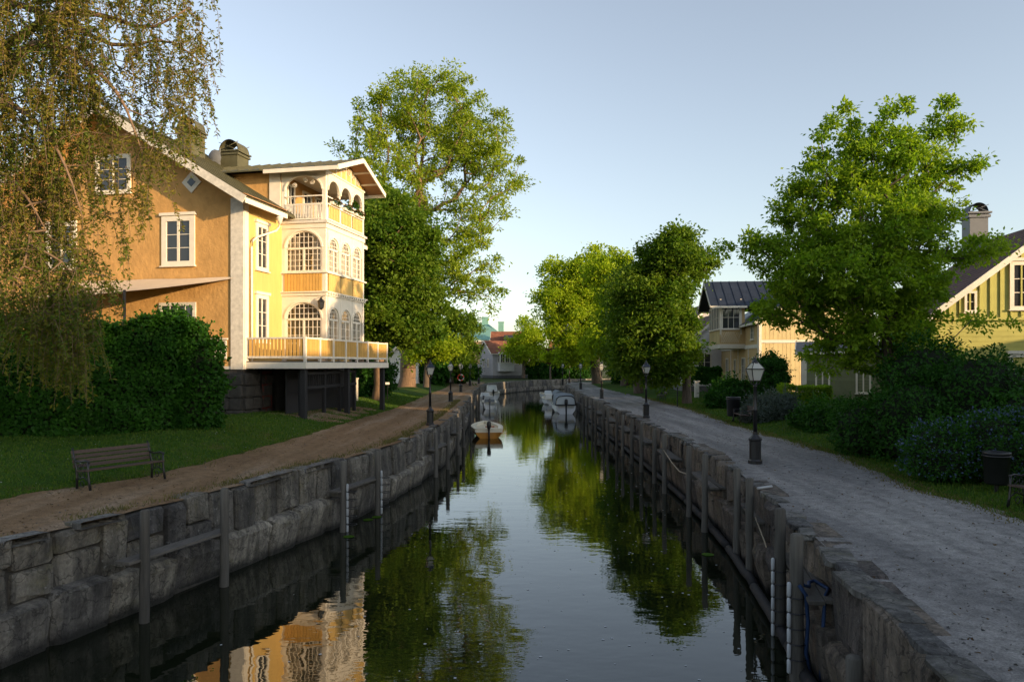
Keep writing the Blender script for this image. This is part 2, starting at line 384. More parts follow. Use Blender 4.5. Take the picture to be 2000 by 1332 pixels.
def poly_sheet(name, ring, z, mat):
    tri = tessellate_polygon([[Vector((x, y, 0)) for x, y in ring]])
    b = MB(); b.v = [(x, y, z) for x, y in ring]; b.f = []
    for t in tri:
        A, B, C = (Vector(b.v[i]) for i in t); b.f.append(t if (B - A).cross(C - A).z > 0 else t[::-1])
    return kind(b.build(name, mat), 'structure')
FAR = 2500
bed = MB(); bed.quad((-FAR, -FAR, -2.7), (FAR, -FAR, -2.7), (FAR, FAR, -2.7), (-FAR, FAR, -2.7)); kind(bed.build('canal_bed', 'bed'), 'structure')
wt = MB(); wt.quad((-30, -14, WZ), (60, -14, WZ), (420, 270, WZ), (380, 300, WZ), (-30, 160, WZ)); kind(wt.build('water', 'water'), 'structure')
poly_sheet('ground', [(x - .4, y) for x, y in LCURVE[:-8]] + [(x - .3, y + .3) for x, y in LCURVE[-8:]] + [(FAR, 900), (FAR, FAR), (-FAR, FAR), (-FAR, -12)], -.12, 'ground')
poly_sheet('ground', [(x + .4, y) for x, y in RCURVE[:-4]] + [(x + .4, y - .3) for x, y in RCURVE[-4:]] + [(FAR, 800), (FAR, -12)], -.12, 'ground')

def sm(t): t = min(1, max(0, t)); return t * t * (3 - 2 * t)
def zL(x, y):                                   # left bank: lawn rising from the path to the foot of the houses
    d = xPL(y) - x
    h = .12 + .42 * sm(d / 3.2) * sm((y - 8) / 10)
    return h + .05 * math.sin(x * 1.3 + y * .7) * sm(d / 2)
def zR(x, y):
    d = x - xPR(y)
    return .03 + .16 * sm(d / 4) + .02 * math.sin(x * 1.7 + y) * sm(d)
def strip(name, mat, ys, f0, f1, nx, zf, jit=0.):
    P = []
    for y in ys:
        a, b = f0(y), f1(y); row = []
        for j in range(nx + 1):
            x = a + (b - a) * j / nx
            if j == nx: x += jit * (math.sin(y * 2.3) * .5 + math.sin(y * 5.1 + 1) * .3 + random.uniform(-.4, .4))
            row.append((x, y, zf(x, y, j / nx)))
        P.append(row)
    b = MB(); b.grid(P); o = b.build(name, mat, None, True); return kind(o, 'structure')
ysn = [-12 + i * .35 for i in range(140)] + [37 + i * .9 for i in range(90)]
strip('path', 'gravel_red', ysn, lambda y: xL(y) - .12, xPL, 12, lambda x, y, t: .0 + .13 * t + .012 * math.sin(x * 3 + y * 2.1), .16)
strip('path', 'gravel_grey', ysn, lambda y: xR(y) + .12, xPR, 12, lambda x, y, t: .0 + .04 * t + .012 * math.sin(x * 2.2 + y * 1.3), .18)
strip('lawn', 'lawn', ysn, lambda y: xPL(y) + .35, lambda y: xPL(y) - 26, 46, lambda x, y, t: zL(x, y) - (.03 if t < .01 else 0))
strip('lawn', 'lawn', ysn, lambda y: xPR(y) - .35, lambda y: xPR(y) + 26, 40, lambda x, y, t: zR(x, y) - (.03 if t < .01 else 0))
# bare worn earth under the deck
b = MB(); P = []
for i in range(15):
    y = 33.6 + i * .75; P.append([(-7.9 - j * .62 + .16 * math.sin(i * 2.2), y + .2 * math.sin(j * 2.), zL(-7.9 - j * .62, y) + .02 - (.05 if j in (0, 7) or i in (0, 14) else 0)) for j in range(8)])
b.grid(P); kind(b.build('path', 'gravel_red', None, True), 'structure')

# ------------------------------------------------------------------ quay walls, stone by stone
def stone_variant(seed, rough):
    r = random.Random(seed); b = MB(); n = 4
    xs = [-.5, -.38, .38, .5]; P = []
    for i in range(n):
        row = []
        for j in range(n):
            edge = i in (0, 3) or j in (0, 3); corner = i in (0, 3) and j in (0, 3)
            x, z = xs[i], xs[j]
            if edge: x += r.uniform(-.02, .02); z += r.uniform(-.03, .03)
            else: x += r.uniform(-.1, .1); z += r.uniform(-.1, .1)
            if corner: x *= .95; z *= .93
            row.append((x, .5 - (.1 if edge else 0) - r.uniform(0, rough), z))
        P.append(row)
    b.grid(P)
    idx = [(i, 0) for i in range(4)] + [(3, j) for j in (1, 2, 3)] + [(i, 3) for i in (2, 1, 0)] + [(0, j) for j in (2, 1)]
    ring = [i * 4 + j for i, j in idx]; k = len(b.v)
    for i in ring: x, y, z = b.v[i]; b.v.append((x, -.5, z))
    for a in range(12): c = (a + 1) % 12; b.f.append((ring[a], ring[c], k + c, k + a))
    return b
SV = {}
def stone_mesh(mat, i, rough=.16):
    if (mat, i) not in SV:
        SV[mat, i] = stone_variant(i * 13 + 5, rough).mesh('stone ' + mat, mat)
    return SV[mat, i]
def resample(curve, step):
    pts = [Vector(p) for p in curve]; out = [pts[0]]; acc = 0
    for a, b_ in zip(pts, pts[1:]):
        L = (b_ - a).length; d = (b_ - a) / L; t = step - acc
        while t <= L: out.append(a + d * t); t += step
        acc = L - (t - step)
    return out
def stone(parent, mat, p, t, side, w, h, dep, zc, lean=0., out=0.):
    """p: 2D point on the quay edge, t: tangent, side: +1 when the canal lies to the right of the tangent"""
    nrm = Vector((t.y, -t.x)) * side
    o = link('stone', stone_mesh(mat, random.randrange(9)), parent)
    c = p + nrm * (out - dep / 2)
    o.location = (c.x, c.y, zc); o.scale = (w * random.choice((-1, 1)), dep, h)
    o.rotation_euler = (lean + random.uniform(-.04, .04), random.uniform(-.02, .02), math.atan2(nrm.y, nrm.x) - PI / 2)
    return o
def core_strip(parent, curve, side, inset, name='core', z0=-2.6, z1=-.06):
    P = []
    pts = [Vector(p) for p in curve]
    for i, p in enumerate(pts):
        t = (pts[min(i + 1, len(pts) - 1)] - pts[max(i - 1, 0)]).normalized(); n_ = Vector((t.y, -t.x)) * side
        q = p - n_ * inset; q2 = p - n_ * (inset + .5)
        P.append([(q.x + n_.x * .2, q.y + n_.y * .2, z0), (q.x, q.y, z1), (q2.x, q2.y, z1 + .02)])
    b = MB(); b.grid(P); return b.build(name, 'core', parent)
def lcoursed(parent, c, side, y0, y1, mats, seed):
    random.seed(seed)
    fine = resample(c, .05); acc = [i for i, p in enumerate(fine) if y0 < p.y < y1 or (p.y >= y1 and False)]
    i, last = acc[0], acc[-1]
    while i < last:
        y = fine[i].y; far = y > 45
        w = random.choice((.55, .7, .8, 1.0, 1.25, 1.5)) * (1.7 if far else 1); k = int(w / .05); j = min(i + k, len(fine) - 2)
        p = (fine[i] + fine[j]) / 2; t = (fine[j] - fine[i]).normalized(); w = (fine[j] - fine[i]).length - .05
        top = random.uniform(-.05, .08); mid = random.uniform(-1.25, -.95)
        if random.random() < .55 or w < .65: stone(parent, mats[0], p, t, side, w, top - mid - .03, .55, (top + mid) / 2, 0, random.uniform(-.06, .07))
        else:
            s_ = random.uniform(-.6, -.4)
            stone(parent, mats[0], p, t, side, w, top - s_ - .035, .6, (top + s_) / 2, 0, random.uniform(.0, .07))
            stone(parent, mats[0], p, t, side, w, s_ - mid - .045, .55, (s_ + mid) / 2, 0, random.uniform(-.07, .03))
        i = j
    i = acc[0]
    while i < last:
        y = fine[i].y; w = random.uniform(.9, 1.9) * (1.6 if y > 45 else 1); j = min(i + int(w / .05), len(fine) - 2)
        p = (fine[i] + fine[j]) / 2; t = (fine[j] - fine[i]).normalized(); w = (fine[j] - fine[i]).length - .015
        tp = random.uniform(-1.12, -.9); stone(parent, mats[1], p, t, side, w, tp + 2.05 + random.uniform(0, .1), .7, (tp - 2.05) / 2, -.16, random.uniform(.1, .2))
        i = j
lw = thing('quay_wall', 'grey stone quay wall with pale footing below the reddish gravel path', 'wall')
core_strip(lw, resample([(x, y) for x, y in LCURVE], 1.5)[:140], 1, .2)
lcoursed(lw, LCURVE[:15], 1, 4, 92, ('stone', 'footing'), 11)
# the far reach of the same wall, where the canal bends
fine = resample(LCURVE[14:22], 1.6); random.seed(5)
for a_, b_ in zip(fine, fine[1:]):
    t = (b_ - a_).normalized()
    stone(lw, 'stone', (a_ + b_) / 2, t, 1, 1.58, 1.25, .5, -.6, 0, .02); stone(lw, 'footing', (a_ + b_) / 2, t, 1, 1.58, 1.0, .6, -1.65, -.1, .22)
rw = thing('quay_wall', 'rough brown stone quay wall lined with paired mooring posts and plank shelves', 'wall')
core_strip(rw, resample(RCURVE, 1.5)[:120], -1, .2)
lcoursed(rw, RCURVE[:14], -1, 2, 100, ('stone_r', 'stone_r'), 23)
random.seed(31)
fine = resample(RCURVE[:10], .1)                # broken coping slabs lying in the gravel along the edge
i = 0
while i < len(fine) - 16:
    y = fine[i].y; w = random.uniform(.4, 1.1)
    if 5 < y < 42 and random.random() < .6:
        j = min(i + int(w * 10), len(fine) - 1); t = (fine[j] - fine[i]).normalized(); nr = Vector((t.y, -t.x)) * -1
        p = (fine[i] + fine[j]) / 2 - nr * random.uniform(.05, .22)
        o = link('coping_stone', stone_mesh('cope', random.randrange(6), .1), rw, (p.x, p.y, -.02 + random.uniform(-.01, .02)), math.atan2(t.y, t.x))
        o.scale = (w * .95, random.uniform(.2, .5), .1); o.rotation_euler.x = random.uniform(-.05, .05)
        o.rotation_euler = (random.uniform(-.03, .03), random.uniform(-.03, .03), math.atan2(t.y, t.x) + random.uniform(-.15, .15))
    i += int(w * 10)
fine = resample(LCURVE[:13], .1); i = 0         # coping slabs of the opposite edge
while i < len(fine) - 16:
    y = fine[i].y; w = random.uniform(.5, 1.3)
    if 5 < y < 60 and random.random() < .35:
        j = min(i + int(w * 10), len(fine) - 1); t = (fine[j] - fine[i]).normalized(); nr = Vector((t.y, -t.x))
        p = (fine[i] + fine[j]) / 2 - nr * random.uniform(.1, .25)
        o = link('coping_stone', stone_mesh('cope', random.randrange(6), .1), lw, (p.x, p.y, random.uniform(-.02, .01)))
        o.scale = (w * .97, random.uniform(.3, .5), .13); o.rotation_euler = (random.uniform(-.04, .04), random.uniform(-.03, .03), math.atan2(t.y, t.x))
    i += int(w * 10)
b = MB()                                        # sunken timber sill along the foot of the right wall
for y in np.arange(9, 60, 3.2):
    o = MB(); p0 = Vector((xR(y) - .3, y, -1.82)); p1 = Vector((xR(y + 3.1) - .3, y + 3.1, -1.84))
    o.tube([p0 + (p1 - p0) * k / 6 + Vector((random.uniform(-.02, .02), 0, random.uniform(-.015, .015))) for k in range(7)], .1, 8); o.build('log', 'blackwood', rw, True)

# ------------------------------------------------------------------ mooring posts and plank shelves
def post(x, y, top, r=.1, label=None, lean=0.):
    o = MB(); n = 9; random.seed(int(x * 100 + y * 10)); pts = []; rr = []
    for i in range(9):
        z = -2.6 + (top + 2.6) * i / 8; pts.append((lean * (z + 2.6) + random.uniform(-.008, .008), random.uniform(-.008, .008), z)); rr.append(r * (1.08 - .12 * i / 8) * random.uniform(.96, 1.04))
    pts.append((pts[-1][0], pts[-1][1], top + .03)); rr.append(r * .7)
    o.tube(pts, rr, n); return o.build('mooring_post', 'greywood', None, True, (x, y, 0))
def shelf(P0, P1, wdir, width, n, z, label, group, ext=(.35, .25), cat='shelf'):
    """planks running along P0-P1 on two brackets"""
    P0, P1 = Vector(P0), Vector(P1); d = (P1 - P0).normalized(); t = thing('plank_shelf', label, cat, (P0.x, P0.y, z), math.atan2(d.y, d.x), group)
    L = (P1 - P0).length; pw = width / n
    sgn = 1 if wdir > 0 else -1
    for k in range(n):
        e0, e1 = random.uniform(.85, 1.15) * ext[0], random.uniform(.85, 1.15) * ext[1]
        o = bx('plank', t, ((L + e1 - e0) / 2, sgn * (pw * (k + .5)), random.uniform(-.008, .008)), (L + e0 + e1, pw - .02, .05), 'greyplank')
        o.rotation_euler = (random.uniform(-.02, .02), random.uniform(-.012, .012), random.uniform(-.01, .01))
    for s_ in (.0, L): bx('bracket', t, (s_, sgn * width * .5, -.085), (.09, width + .1, .12), 'greywood')
    return t
lp = [(-6.92, 13.5, .14), (-6.3, 15.7, .17), (-4.9, 20.8, .08), (-4.33, 23.1, .1), (-3.28, 30.9, -.02), (-2.98, 33.2, .0), (-2.9, 38.5, .05), (-2.85, 42, .05), (-2.95, 52, .1), (-3.0, 55.5, .1), (-3.2, 66, .1), (-3.4, 74, .1)]
ORD = ['first', 'second', 'third', 'fourth', 'fifth', 'sixth', 'seventh', 'eighth', 'ninth', 'tenth', 'eleventh', 'twelfth', 'thirteenth', 'fourteenth', 'fifteenth', 'sixteenth', 'seventeenth', 'eighteenth']
for i, (x, y, z) in enumerate(lp):
    tag(post(x, y, z, .092, lean=.004 * math.sin(i * 3)), ORD[i] + ' weathered mooring post along the pale-footed wall, counted from the slatted bench', 'post', 'mooring posts along the pale-footed wall')
for a_, b_ in ((0, 1), (2, 3), (4, 5), (6, 7)):
    shelf(lp[a_][:2], lp[b_][:2], 1, .36, 1, -.78, ['single thick weathered plank on two tall posts opposite the slatted bench', 'single plank bridging the two posts that carry white fenders', 'short plank between two posts past the white fendered pair', 'short plank shelf by the stern of the amber boat'][a_ // 2], 'plank shelves on the quay walls')
rp = [(4.37, 11.0, .28), (4.8, 12.86, .3), (5.41, 16.3, .3), (5.56, 17.7, .32), (5.59, 20.8, .28), (5.66, 22.9, .28), (5.75, 27.0, .25), (5.82, 29.3, .25), (5.85, 32.4, .2), (5.86, 35, .2), (5.9, 38.2, .2), (5.92, 40.5, .2), (5.95, 44.5, .2), (6.0, 47, .2), (6.0, 51.5, .2), (6.05, 54, .2), (6.1, 58, .2), (6.1, 61, .2)]
for i, (x, y, z) in enumerate(rp):
    tag(post(x, y, z, .088 if i > 1 else .1, lean=.004 * math.sin(i * 2)), ORD[i] + ' silvery mooring post along the brown wall, counted from the blue rope', 'post', 'mooring posts along the brown wall')
names = ['plank shelf with blue rope tied over it', 'two-plank shelf level with the lamp post base', 'plank shelf by an iron strap, beyond the lamp post base', 'plank shelf low on the brown wall beside a hanging rope', 'plank shelf near the hoop of dark hose', 'plank shelf on the brown wall a few posts before the canopy boat', 'plank shelf on the brown wall close behind the canopy boat stern', 'plank shelf low on the brown wall beside two bare posts', 'last plank shelf short of the white canopy boat']
for k in range(9):
    a_, b_ = rp[2 * k], rp[2 * k + 1]
    shelf((a_[0] + .1, a_[1], 0), (b_[0] + .1, b_[1], 0), -1, .5, 2, -.62, names[k], 'plank shelves on the quay walls', (.35, .55))
# a lone short stump by the near wall
tag(post(4.1, 8.6, -.62, .1), 'short cut-off post low against the brown quay wall', 'post')
# segmented white fenders lashed to posts
def fender(x, y, ztop, n, label, dx=-.13, dy=-.03):
    t = thing('fender', label, 'fender', (x + dx, y + dy, ztop))
    for k in range(n):
        o = MB(); o.lathe([(.02, -.005), (.034, -.03), (.034, -.2), (.02, -.225)], 8, (0, 0, -k * .235)); o.build('segment', 'fender', t, True)
        if k: o = MB(); o.tube([(.13 - .14 * math.cos(q), .03 + .14 * math.sin(q), -k * .235 + .0) for q in np.linspace(0, 2 * PI, 13)], .01, 4, False); o.build('lashing', 'black', t)
    return t
fender(*rp[0][:2], -.42, 6, 'string of white fender segments on the post beside the blue rope')
fender(*rp[1][:2], -.55, 6, 'string of white fender segments on the post behind the blue-roped one')
fender(*lp[2][:2], -.55, 6, 'white fender string on the first post of the single plank pair', .13)
fender(*lp[3][:2], -.5, 6, 'white fender string on the farther post of the single plank pair', .13)
def rope(name, pts, r, mat, label, cat='rope'):
    o = MB(); o.tube(pts, r, 6); return tag(o.build(name, mat, None, True), label, cat)
rope('blue_rope', [(4.42, 11.1, -.4), (4.5, 11.05, -.5), (4.62, 11.15, -.55), (4.72, 11.4, -.56), (4.85, 11.5, -.56), (4.9, 11.1, -.57), (4.75, 10.85, -.58), (4.7, 10.8, -.8), (4.68, 10.82, -1.4), (4.65, 10.8, -1.9)], .028, 'bluerope', 'blue mooring rope draped over the plank shelf')
rope('blue_rope', [(4.36, 10.88, -.45), (4.47, 10.9, -.6), (4.5, 10.9, -1.0), (4.48, 10.92, -1.5), (4.6, 11.0, -1.9)], .03, 'bluerope', 'blue rope hanging straight down the fendered post')
rope('mooring_rope', [(5.5, 16.2, -.55), (5.5, 15.6, -.95), (5.4, 14.9, -1.3), (5.3, 14.2, -1.6), (5.2, 13.6, -1.9)], .016, 'rope', 'thin pale rope running down to the water from a shelf')
rope('mooring_rope', [(5.7, 27.0, -.3), (5.75, 25.8, -.62), (5.72, 24.5, -.75), (5.66, 22.95, -.62)], .018, 'rope', 'pale rope sagging between two mooring posts')
rope('hose_hoop', [(6.25 - .0, 25.9 + .42 * math.cos(q), -.25 + .42 * math.sin(q)) for q in np.linspace(-.4, 3.6, 14)], .02, 'black', 'hoop of dark hose arching above the brown quay wall', 'hose')
o = MB(); o.tube([(5.6, 16.35, .08), (5.98, 16.5, .1)], .03, 8); tag(o.build('mooring_pipe', 'fender', None, True), 'short white pipe sticking out over the quay edge', 'pipe')

# ================================================================== HOUSE PARTS
def V3(o, a, n): return lambda s, z, d=0.: Vector(o) + Vector(a) * s + Vector((0, 0, 1)) * z + Vector(n) * d
# F(s, z, d): point on a facade: s along it, z up, d out of it
def window(parent, F, s0, s1, z0, z1, cols, rows, case='white', glass='glass', cw=.12, name='window', sill=True, head=False, panes=True, proud=.07, sash=.045, mull=None):
    """casing with every pane as a sub-part; returns the casing"""
    b = MB()
    for (a, c, e, f) in ((s0, s0 + cw, z0, z1), (s1 - cw, s1, z0, z1), (s0 + cw, s1 - cw, z1 - cw, z1), (s0 + cw, s1 - cw, z0, z0 + cw * .8)):
        b.prism([F(a, e, -.03), F(c, e, -.03), F(c, f, -.03), F(a, f, -.03)], F(0, 0, proud + .03) - F(0, 0, 0))
    if sill: b.prism([F(s0 - .06, z0 - .06, -.03), F(s1 + .06, z0 - .06, -.03), F(s1 + .06, z0 - .002, -.03), F(s0 - .06, z0 - .002, -.03)], F(0, 0, proud + .1) - F(0, 0, 0))
    if head: b.prism([F(s0 - .08, z1 + .002, -.03), F(s1 + .08, z1 + .002, -.03), F(s1 + .08, z1 + .14, -.03), F(s0 - .08, z1 + .14, -.03)], F(0, 0, proud + .1) - F(0, 0, 0))
    w = b.build(name, case, parent)
    a0, a1, b0, b1 = s0 + cw, s1 - cw, z0 + cw * .8, z1 - cw
    g = MB()
    for i in range(1, cols):
        x = a0 + (a1 - a0) * i / cols; t = (mull or sash * 1.8) if i * 2 == cols else sash * .7
        g.prism([F(x - t / 2, b0, -.02), F(x + t / 2, b0, -.02), F(x + t / 2, b1, -.02), F(x - t / 2, b1, -.02)], F(0, 0, .06) - F(0, 0, 0))
    for j in range(1, rows):
        z = b0 + (b1 - b0) * j / rows; t = sash * .7
        g.prism([F(a0, z - t / 2, -.018), F(a1, z - t / 2, -.018), F(a1, z + t / 2, -.018), F(a0, z + t / 2, -.018)], F(0, 0, .052) - F(0, 0, 0))
    if cols * rows > 1: g.build('glazing_bars', case, w)
    if panes:
        for i in range(cols):
            for j in range(rows):
                q = MB(); x0 = a0 + (a1 - a0) * i / cols; x1 = a0 + (a1 - a0) * (i + 1) / cols; e0 = b0 + (b1 - b0) * j / rows; e1 = b0 + (b1 - b0) * (j + 1) / rows
                d = [random.uniform(.004, .012) for _ in range(4)]
                q.quad(F(x0, e0, d[0]), F(x1, e0, d[1]), F(x1, e1, d[2]), F(x0, e1, d[3])); q.build('pane', glass, w)
    else:
        q = MB(); q.quad(F(a0, b0, .008), F(a1, b0, .008), F(a1, b1, .008), F(a0, b1, .008)); q.build('pane', glass, w)
    return w
def arch_z(s, c, w, spring, rise):
    q = 1 - ((s - c) / (w / 2)) ** 2
    return spring + rise * math.sqrt(max(0, q))
def arch_panel(parent, F, s0, s1, z1, c, w, spring, rise, mat, th=.1, name='arch_panel', d0=0.):
    """flat board with an arched opening cut from below"""
    n = 20; ss = [s0] + [c - w / 2 + w * (1 - math.cos(PI * k / n)) / 2 for k in range(n + 1)] + [s1]
    b = MB()
    for a, e in zip(ss, ss[1:]):
        if e - a < 1e-4: continue
        za = arch_z(a, c, w, spring, rise) if abs(a - c) <= w / 2 + 1e-6 else spring
        ze = arch_z(e, c, w, spring, rise) if abs(e - c) <= w / 2 + 1e-6 else spring
        b.hexa([F(a, za, d0 - th), F(e, ze, d0 - th), F(e, ze, d0), F(a, za, d0)], [F(a, z1, d0 - th), F(e, z1, d0 - th), F(e, z1, d0), F(a, z1, d0)])
    return b.build(name, mat, parent)
def arch_trim(parent, F, c, w, spring, rise, wid, mat, d0, d1, name='arch_trim', n=16):
    b = MB()
    for k in range(n):
        t0, t1 = PI * k / n, PI * (k + 1) / n
        def pt(t, r_): return (c - math.cos(t) * (w / 2 + r_), spring + math.sin(t) * (rise + r_))
        q = [pt(t0, 0), pt(t1, 0), pt(t1, wid), pt(t0, wid)]
        b.hexa([F(*x, d0) for x in q], [F(*x, d1) for x in q])
    return b.build(name, mat, parent)
def arch_window(parent, F, c, w, z0, trans, spring, rise, cols, rows_low, rows_arch, glass='clear', mat='white', name='window', d=-.06, door=False):
    """glazing that fills an arched opening: frame, transom, bars and panes"""
    fr = MB(); fw = .07; s0, s1 = c - w / 2, c + w / 2
    def rect(b, a, e, f, g, dd=.05, dz=0.): b.prism([F(a, f, d - dd / 2), F(e, f, d - dd / 2), F(e, g, d - dd / 2), F(a, g, d - dd / 2)], F(0, 0, dd + dz) - F(0, 0, 0))
    rect(fr, s0, s0 + fw, z0, spring); rect(fr, s1 - fw, s1, z0, spring); rect(fr, s0 + fw, s1 - fw, z0, z0 + fw); rect(fr, s0 + fw, s1 - fw, trans - .05, trans + .05, .09)
    rect(fr, c - .055, c + .055, z0 + fw, trans - .05, .07)
    n = 14
    for k in range(n):
        t0, t1 = PI * k / n, PI * (k + 1) / n; q = []
        for t, r_ in ((t0, -fw), (t1, -fw), (t1, 0), (t0, 0)): q.append((c - math.cos(t) * (w / 2 + r_), spring + math.sin(t) * (rise + r_)))
        fr.hexa([F(*x, d - .025) for x in q], [F(*x, d + .025) for x in q])
    win = fr.build(name, mat, parent)
    g = MB(); bw = .026
    for i in range(1, cols):
        x = s0 + w * i / cols
        if abs(x - c) > .06: rect(g, x - bw / 2, x + bw / 2, z0 + fw, trans - .05, .03)
        rect(g, x - bw / 2, x + bw / 2, trans + .05, arch_z(x, c, w, spring, rise) - .03, .03)
    for j in range(1, rows_low): z = z0 + (trans - z0) * j / rows_low; rect(g, s0 + fw, s1 - fw, z - bw / 2, z + bw / 2, .026)
    H = spring + rise
    for j in range(1, rows_arch):
        z = trans + (H - trans) * j / rows_arch
        hw = w / 2 if z < spring else w / 2 * math.sqrt(max(0, 1 - ((z - spring) / rise) ** 2))
        if hw > .1: rect(g, c - hw + .03, c + hw - .03, z - bw / 2, z + bw / 2, .026)
    g.build('glazing_bars', mat, win)
    for (a, e) in ((s0 + fw, c - .055), (c + .055, s1 - fw)):
        q = MB(); q.quad(F(a, z0, d - .01), F(e, z0, d - .004), F(e, trans, d - .012), F(a, trans, d - .004)); q.build('pane', glass, win)
    ss = np.linspace(s0 + .01, s1 - .01, 15); q = MB()
    for a, e in zip(ss, ss[1:]): q.quad(F(a, trans, d - .008), F(e, trans, d - .008), F(e, arch_z(e, c, w, spring, rise), d - .008), F(a, arch_z(a, c, w, spring, rise), d - .008))
    q.build('pane', glass, win); return win
def boards(parent, F, s0, s1, z0, z1, n, mat, d=.02, gap=.012, name='board', vertical=True, z1f=None):
    for i in range(n):
        if vertical:
            a = s0 + (s1 - s0) * i / n + gap / 2; e = s0 + (s1 - s0) * (i + 1) / n - gap / 2; t = z1f((a + e) / 2) if z1f else z1
            if t - z0 < .05: continue
            bar(name, parent, F((a + e) / 2, z0, d / 2), F((a + e) / 2, t, d / 2), e - a, d, mat, up=F(0, 0, 1) - F(0, 0, 0))
        else:
            a = z0 + (z1 - z0) * i / n + gap / 2; e = z0 + (z1 - z0) * (i + 1) / n - gap / 2
            bar(name, parent, F(s0, (a + e) / 2, d / 2), F(s1, (a + e) / 2, d / 2), d, e - a, mat)
def slab(parent, name, e0, e1, r1, r0, th, mat):
    """roof slab: eave points e0,e1, ridge points r1,r0, thickened downwards"""
    P = [Vector(p) for p in (e0, e1, r1, r0)]; b = MB()
    b.hexa([p - Vector((0, 0, th)) for p in P], P); return b.build(name, mat, parent)
def seams(parent, e0, e1, r1, r0, n, mat, h=.05, w=.035):
    e0, e1, r0, r1 = map(Vector, (e0, e1, r0, r1))
    for i in range(n + 1):
        t = i / n; a = e0.lerp(e1, t); c = r0.lerp(r1, t); bar('seam', parent, a + Vector((0, 0, h * .4)), c + Vector((0, 0, h * .4)), w, h, mat)
def chimney(parent, c, z0, z1, w, d, mat, hood=True, hoodmat='roof_dark', ax=0, hr=None):
    o = MB(); o.box((c[0], c[1], (z0 + z1) / 2), (w, d, z1 - z0)); o.box((c[0], c[1], z1 - .12), (w + .16, d + .16, .12)); o.box((c[0], c[1], z1 + .04), (w + .24, d + .24, .08))
    ch = o.build('chimney', mat, parent)
    if hood:
        h = MB(); n = 12; r_ = hr or w / 2; P = []
        for k in range(n + 1):
            t = PI * k / n; x, z = -math.cos(t) * r_, math.sin(t) * r_ * 1.05
            P.append([(c[0] + (x if ax == 0 else -d / 2), c[1] + (-d / 2 if ax == 0 else x), z1 + .08 + z), (c[0] + (x if ax == 0 else d / 2), c[1] + (d / 2 if ax == 0 else x), z1 + .08 + z)])
        h.grid(P); P2 = [[(q[0] * 1 + (c[0] - q[0]) * .06 * (ax == 0), q[1] + (c[1] - q[1]) * .06 * (ax == 1), q[2] - .03) for q in r2] for r2 in P]; h.grid(P2)
        for e in (0, 1):
            a, f = P[0][e], P[n][e]; h.beam(a, (f[0], f[1], f[2] + r_ * .8), .03, .03); h.beam(f, (a[0], a[1], a[2] + r_ * .8), .03, .03)
        h.build('hood', hoodmat, ch, True)
    return ch

# ================================================================== THE BIG YELLOW HOUSE
UY = math.atan2(.979, .203)
yh = thing('yellow_house', 'tall ochre and yellow house with arched three-storey bay over the canal', 'house', (-12.75, 34, 0), UY)
HL, HW, EZ, PZ, GZ = 11.8, 14.2, 10.95, 15.25, 2.72
# facade frames in house space: x along the canal front, y into the house
FG = lambda s, z, d=0.: Vector((-d, s, z))                # gable towards the bridge; s grows inwards
FC = lambda s, z, d=0.: Vector((s, -d - .024, z))                # canal front
b = MB(); b.prism([(0, 0, GZ), (0, HW, GZ), (0, HW, EZ), (0, HW / 2, PZ), (0, 0, EZ)], (HL, 0, 0)); b.build('wall', 'stucco', yh)
bx('front_cladding', yh, (HL / 2, -.012, (GZ + EZ) / 2 + .1), (HL - .1, .02, EZ - GZ - .3), 'yellow')
b = MB(); b.box((HL / 2, HW / 2, 1.3), (HL - .1, HW - .1, 2.9)); fd = b.build('foundation', 'foundation', yh)
random.seed(3)
for row in range(4):                                      # rough foundation blocks at the visible corner
    x = 0
    while x < 2.2:
        w = random.uniform(.5, .9)
        o = link('stone', stone_mesh('core', random.randrange(6)), fd, (x + w / 2, -.02, .45 + row * .58)); o.scale = (w - .03, .3, .55); o.rotation_euler = (0, 0, PI); x += w
    y = 0
    while y < 2.5:
        w = random.uniform(.5, .9)
        o = link('stone', stone_mesh('core', random.randrange(6)), fd, (-.02, y + w / 2, .45 + row * .58)); o.scale = (w - .03, .3, .55); o.rotation_euler = (0, 0, PI / 2); y += w
bx('pilaster', yh, (-.03, .28, (GZ + EZ) / 2 - .1), (.1, .66, EZ - GZ - .1), 'white_old')
bx('pilaster', yh, (.16, -.055, (GZ + EZ) / 2 - .1), (.34, .06, EZ - GZ - .1), 'white')
bx('plinth_band', yh, (HL / 2, HW / 2, GZ + .03), (HL + .06, HW + .06, .14), 'white_old')
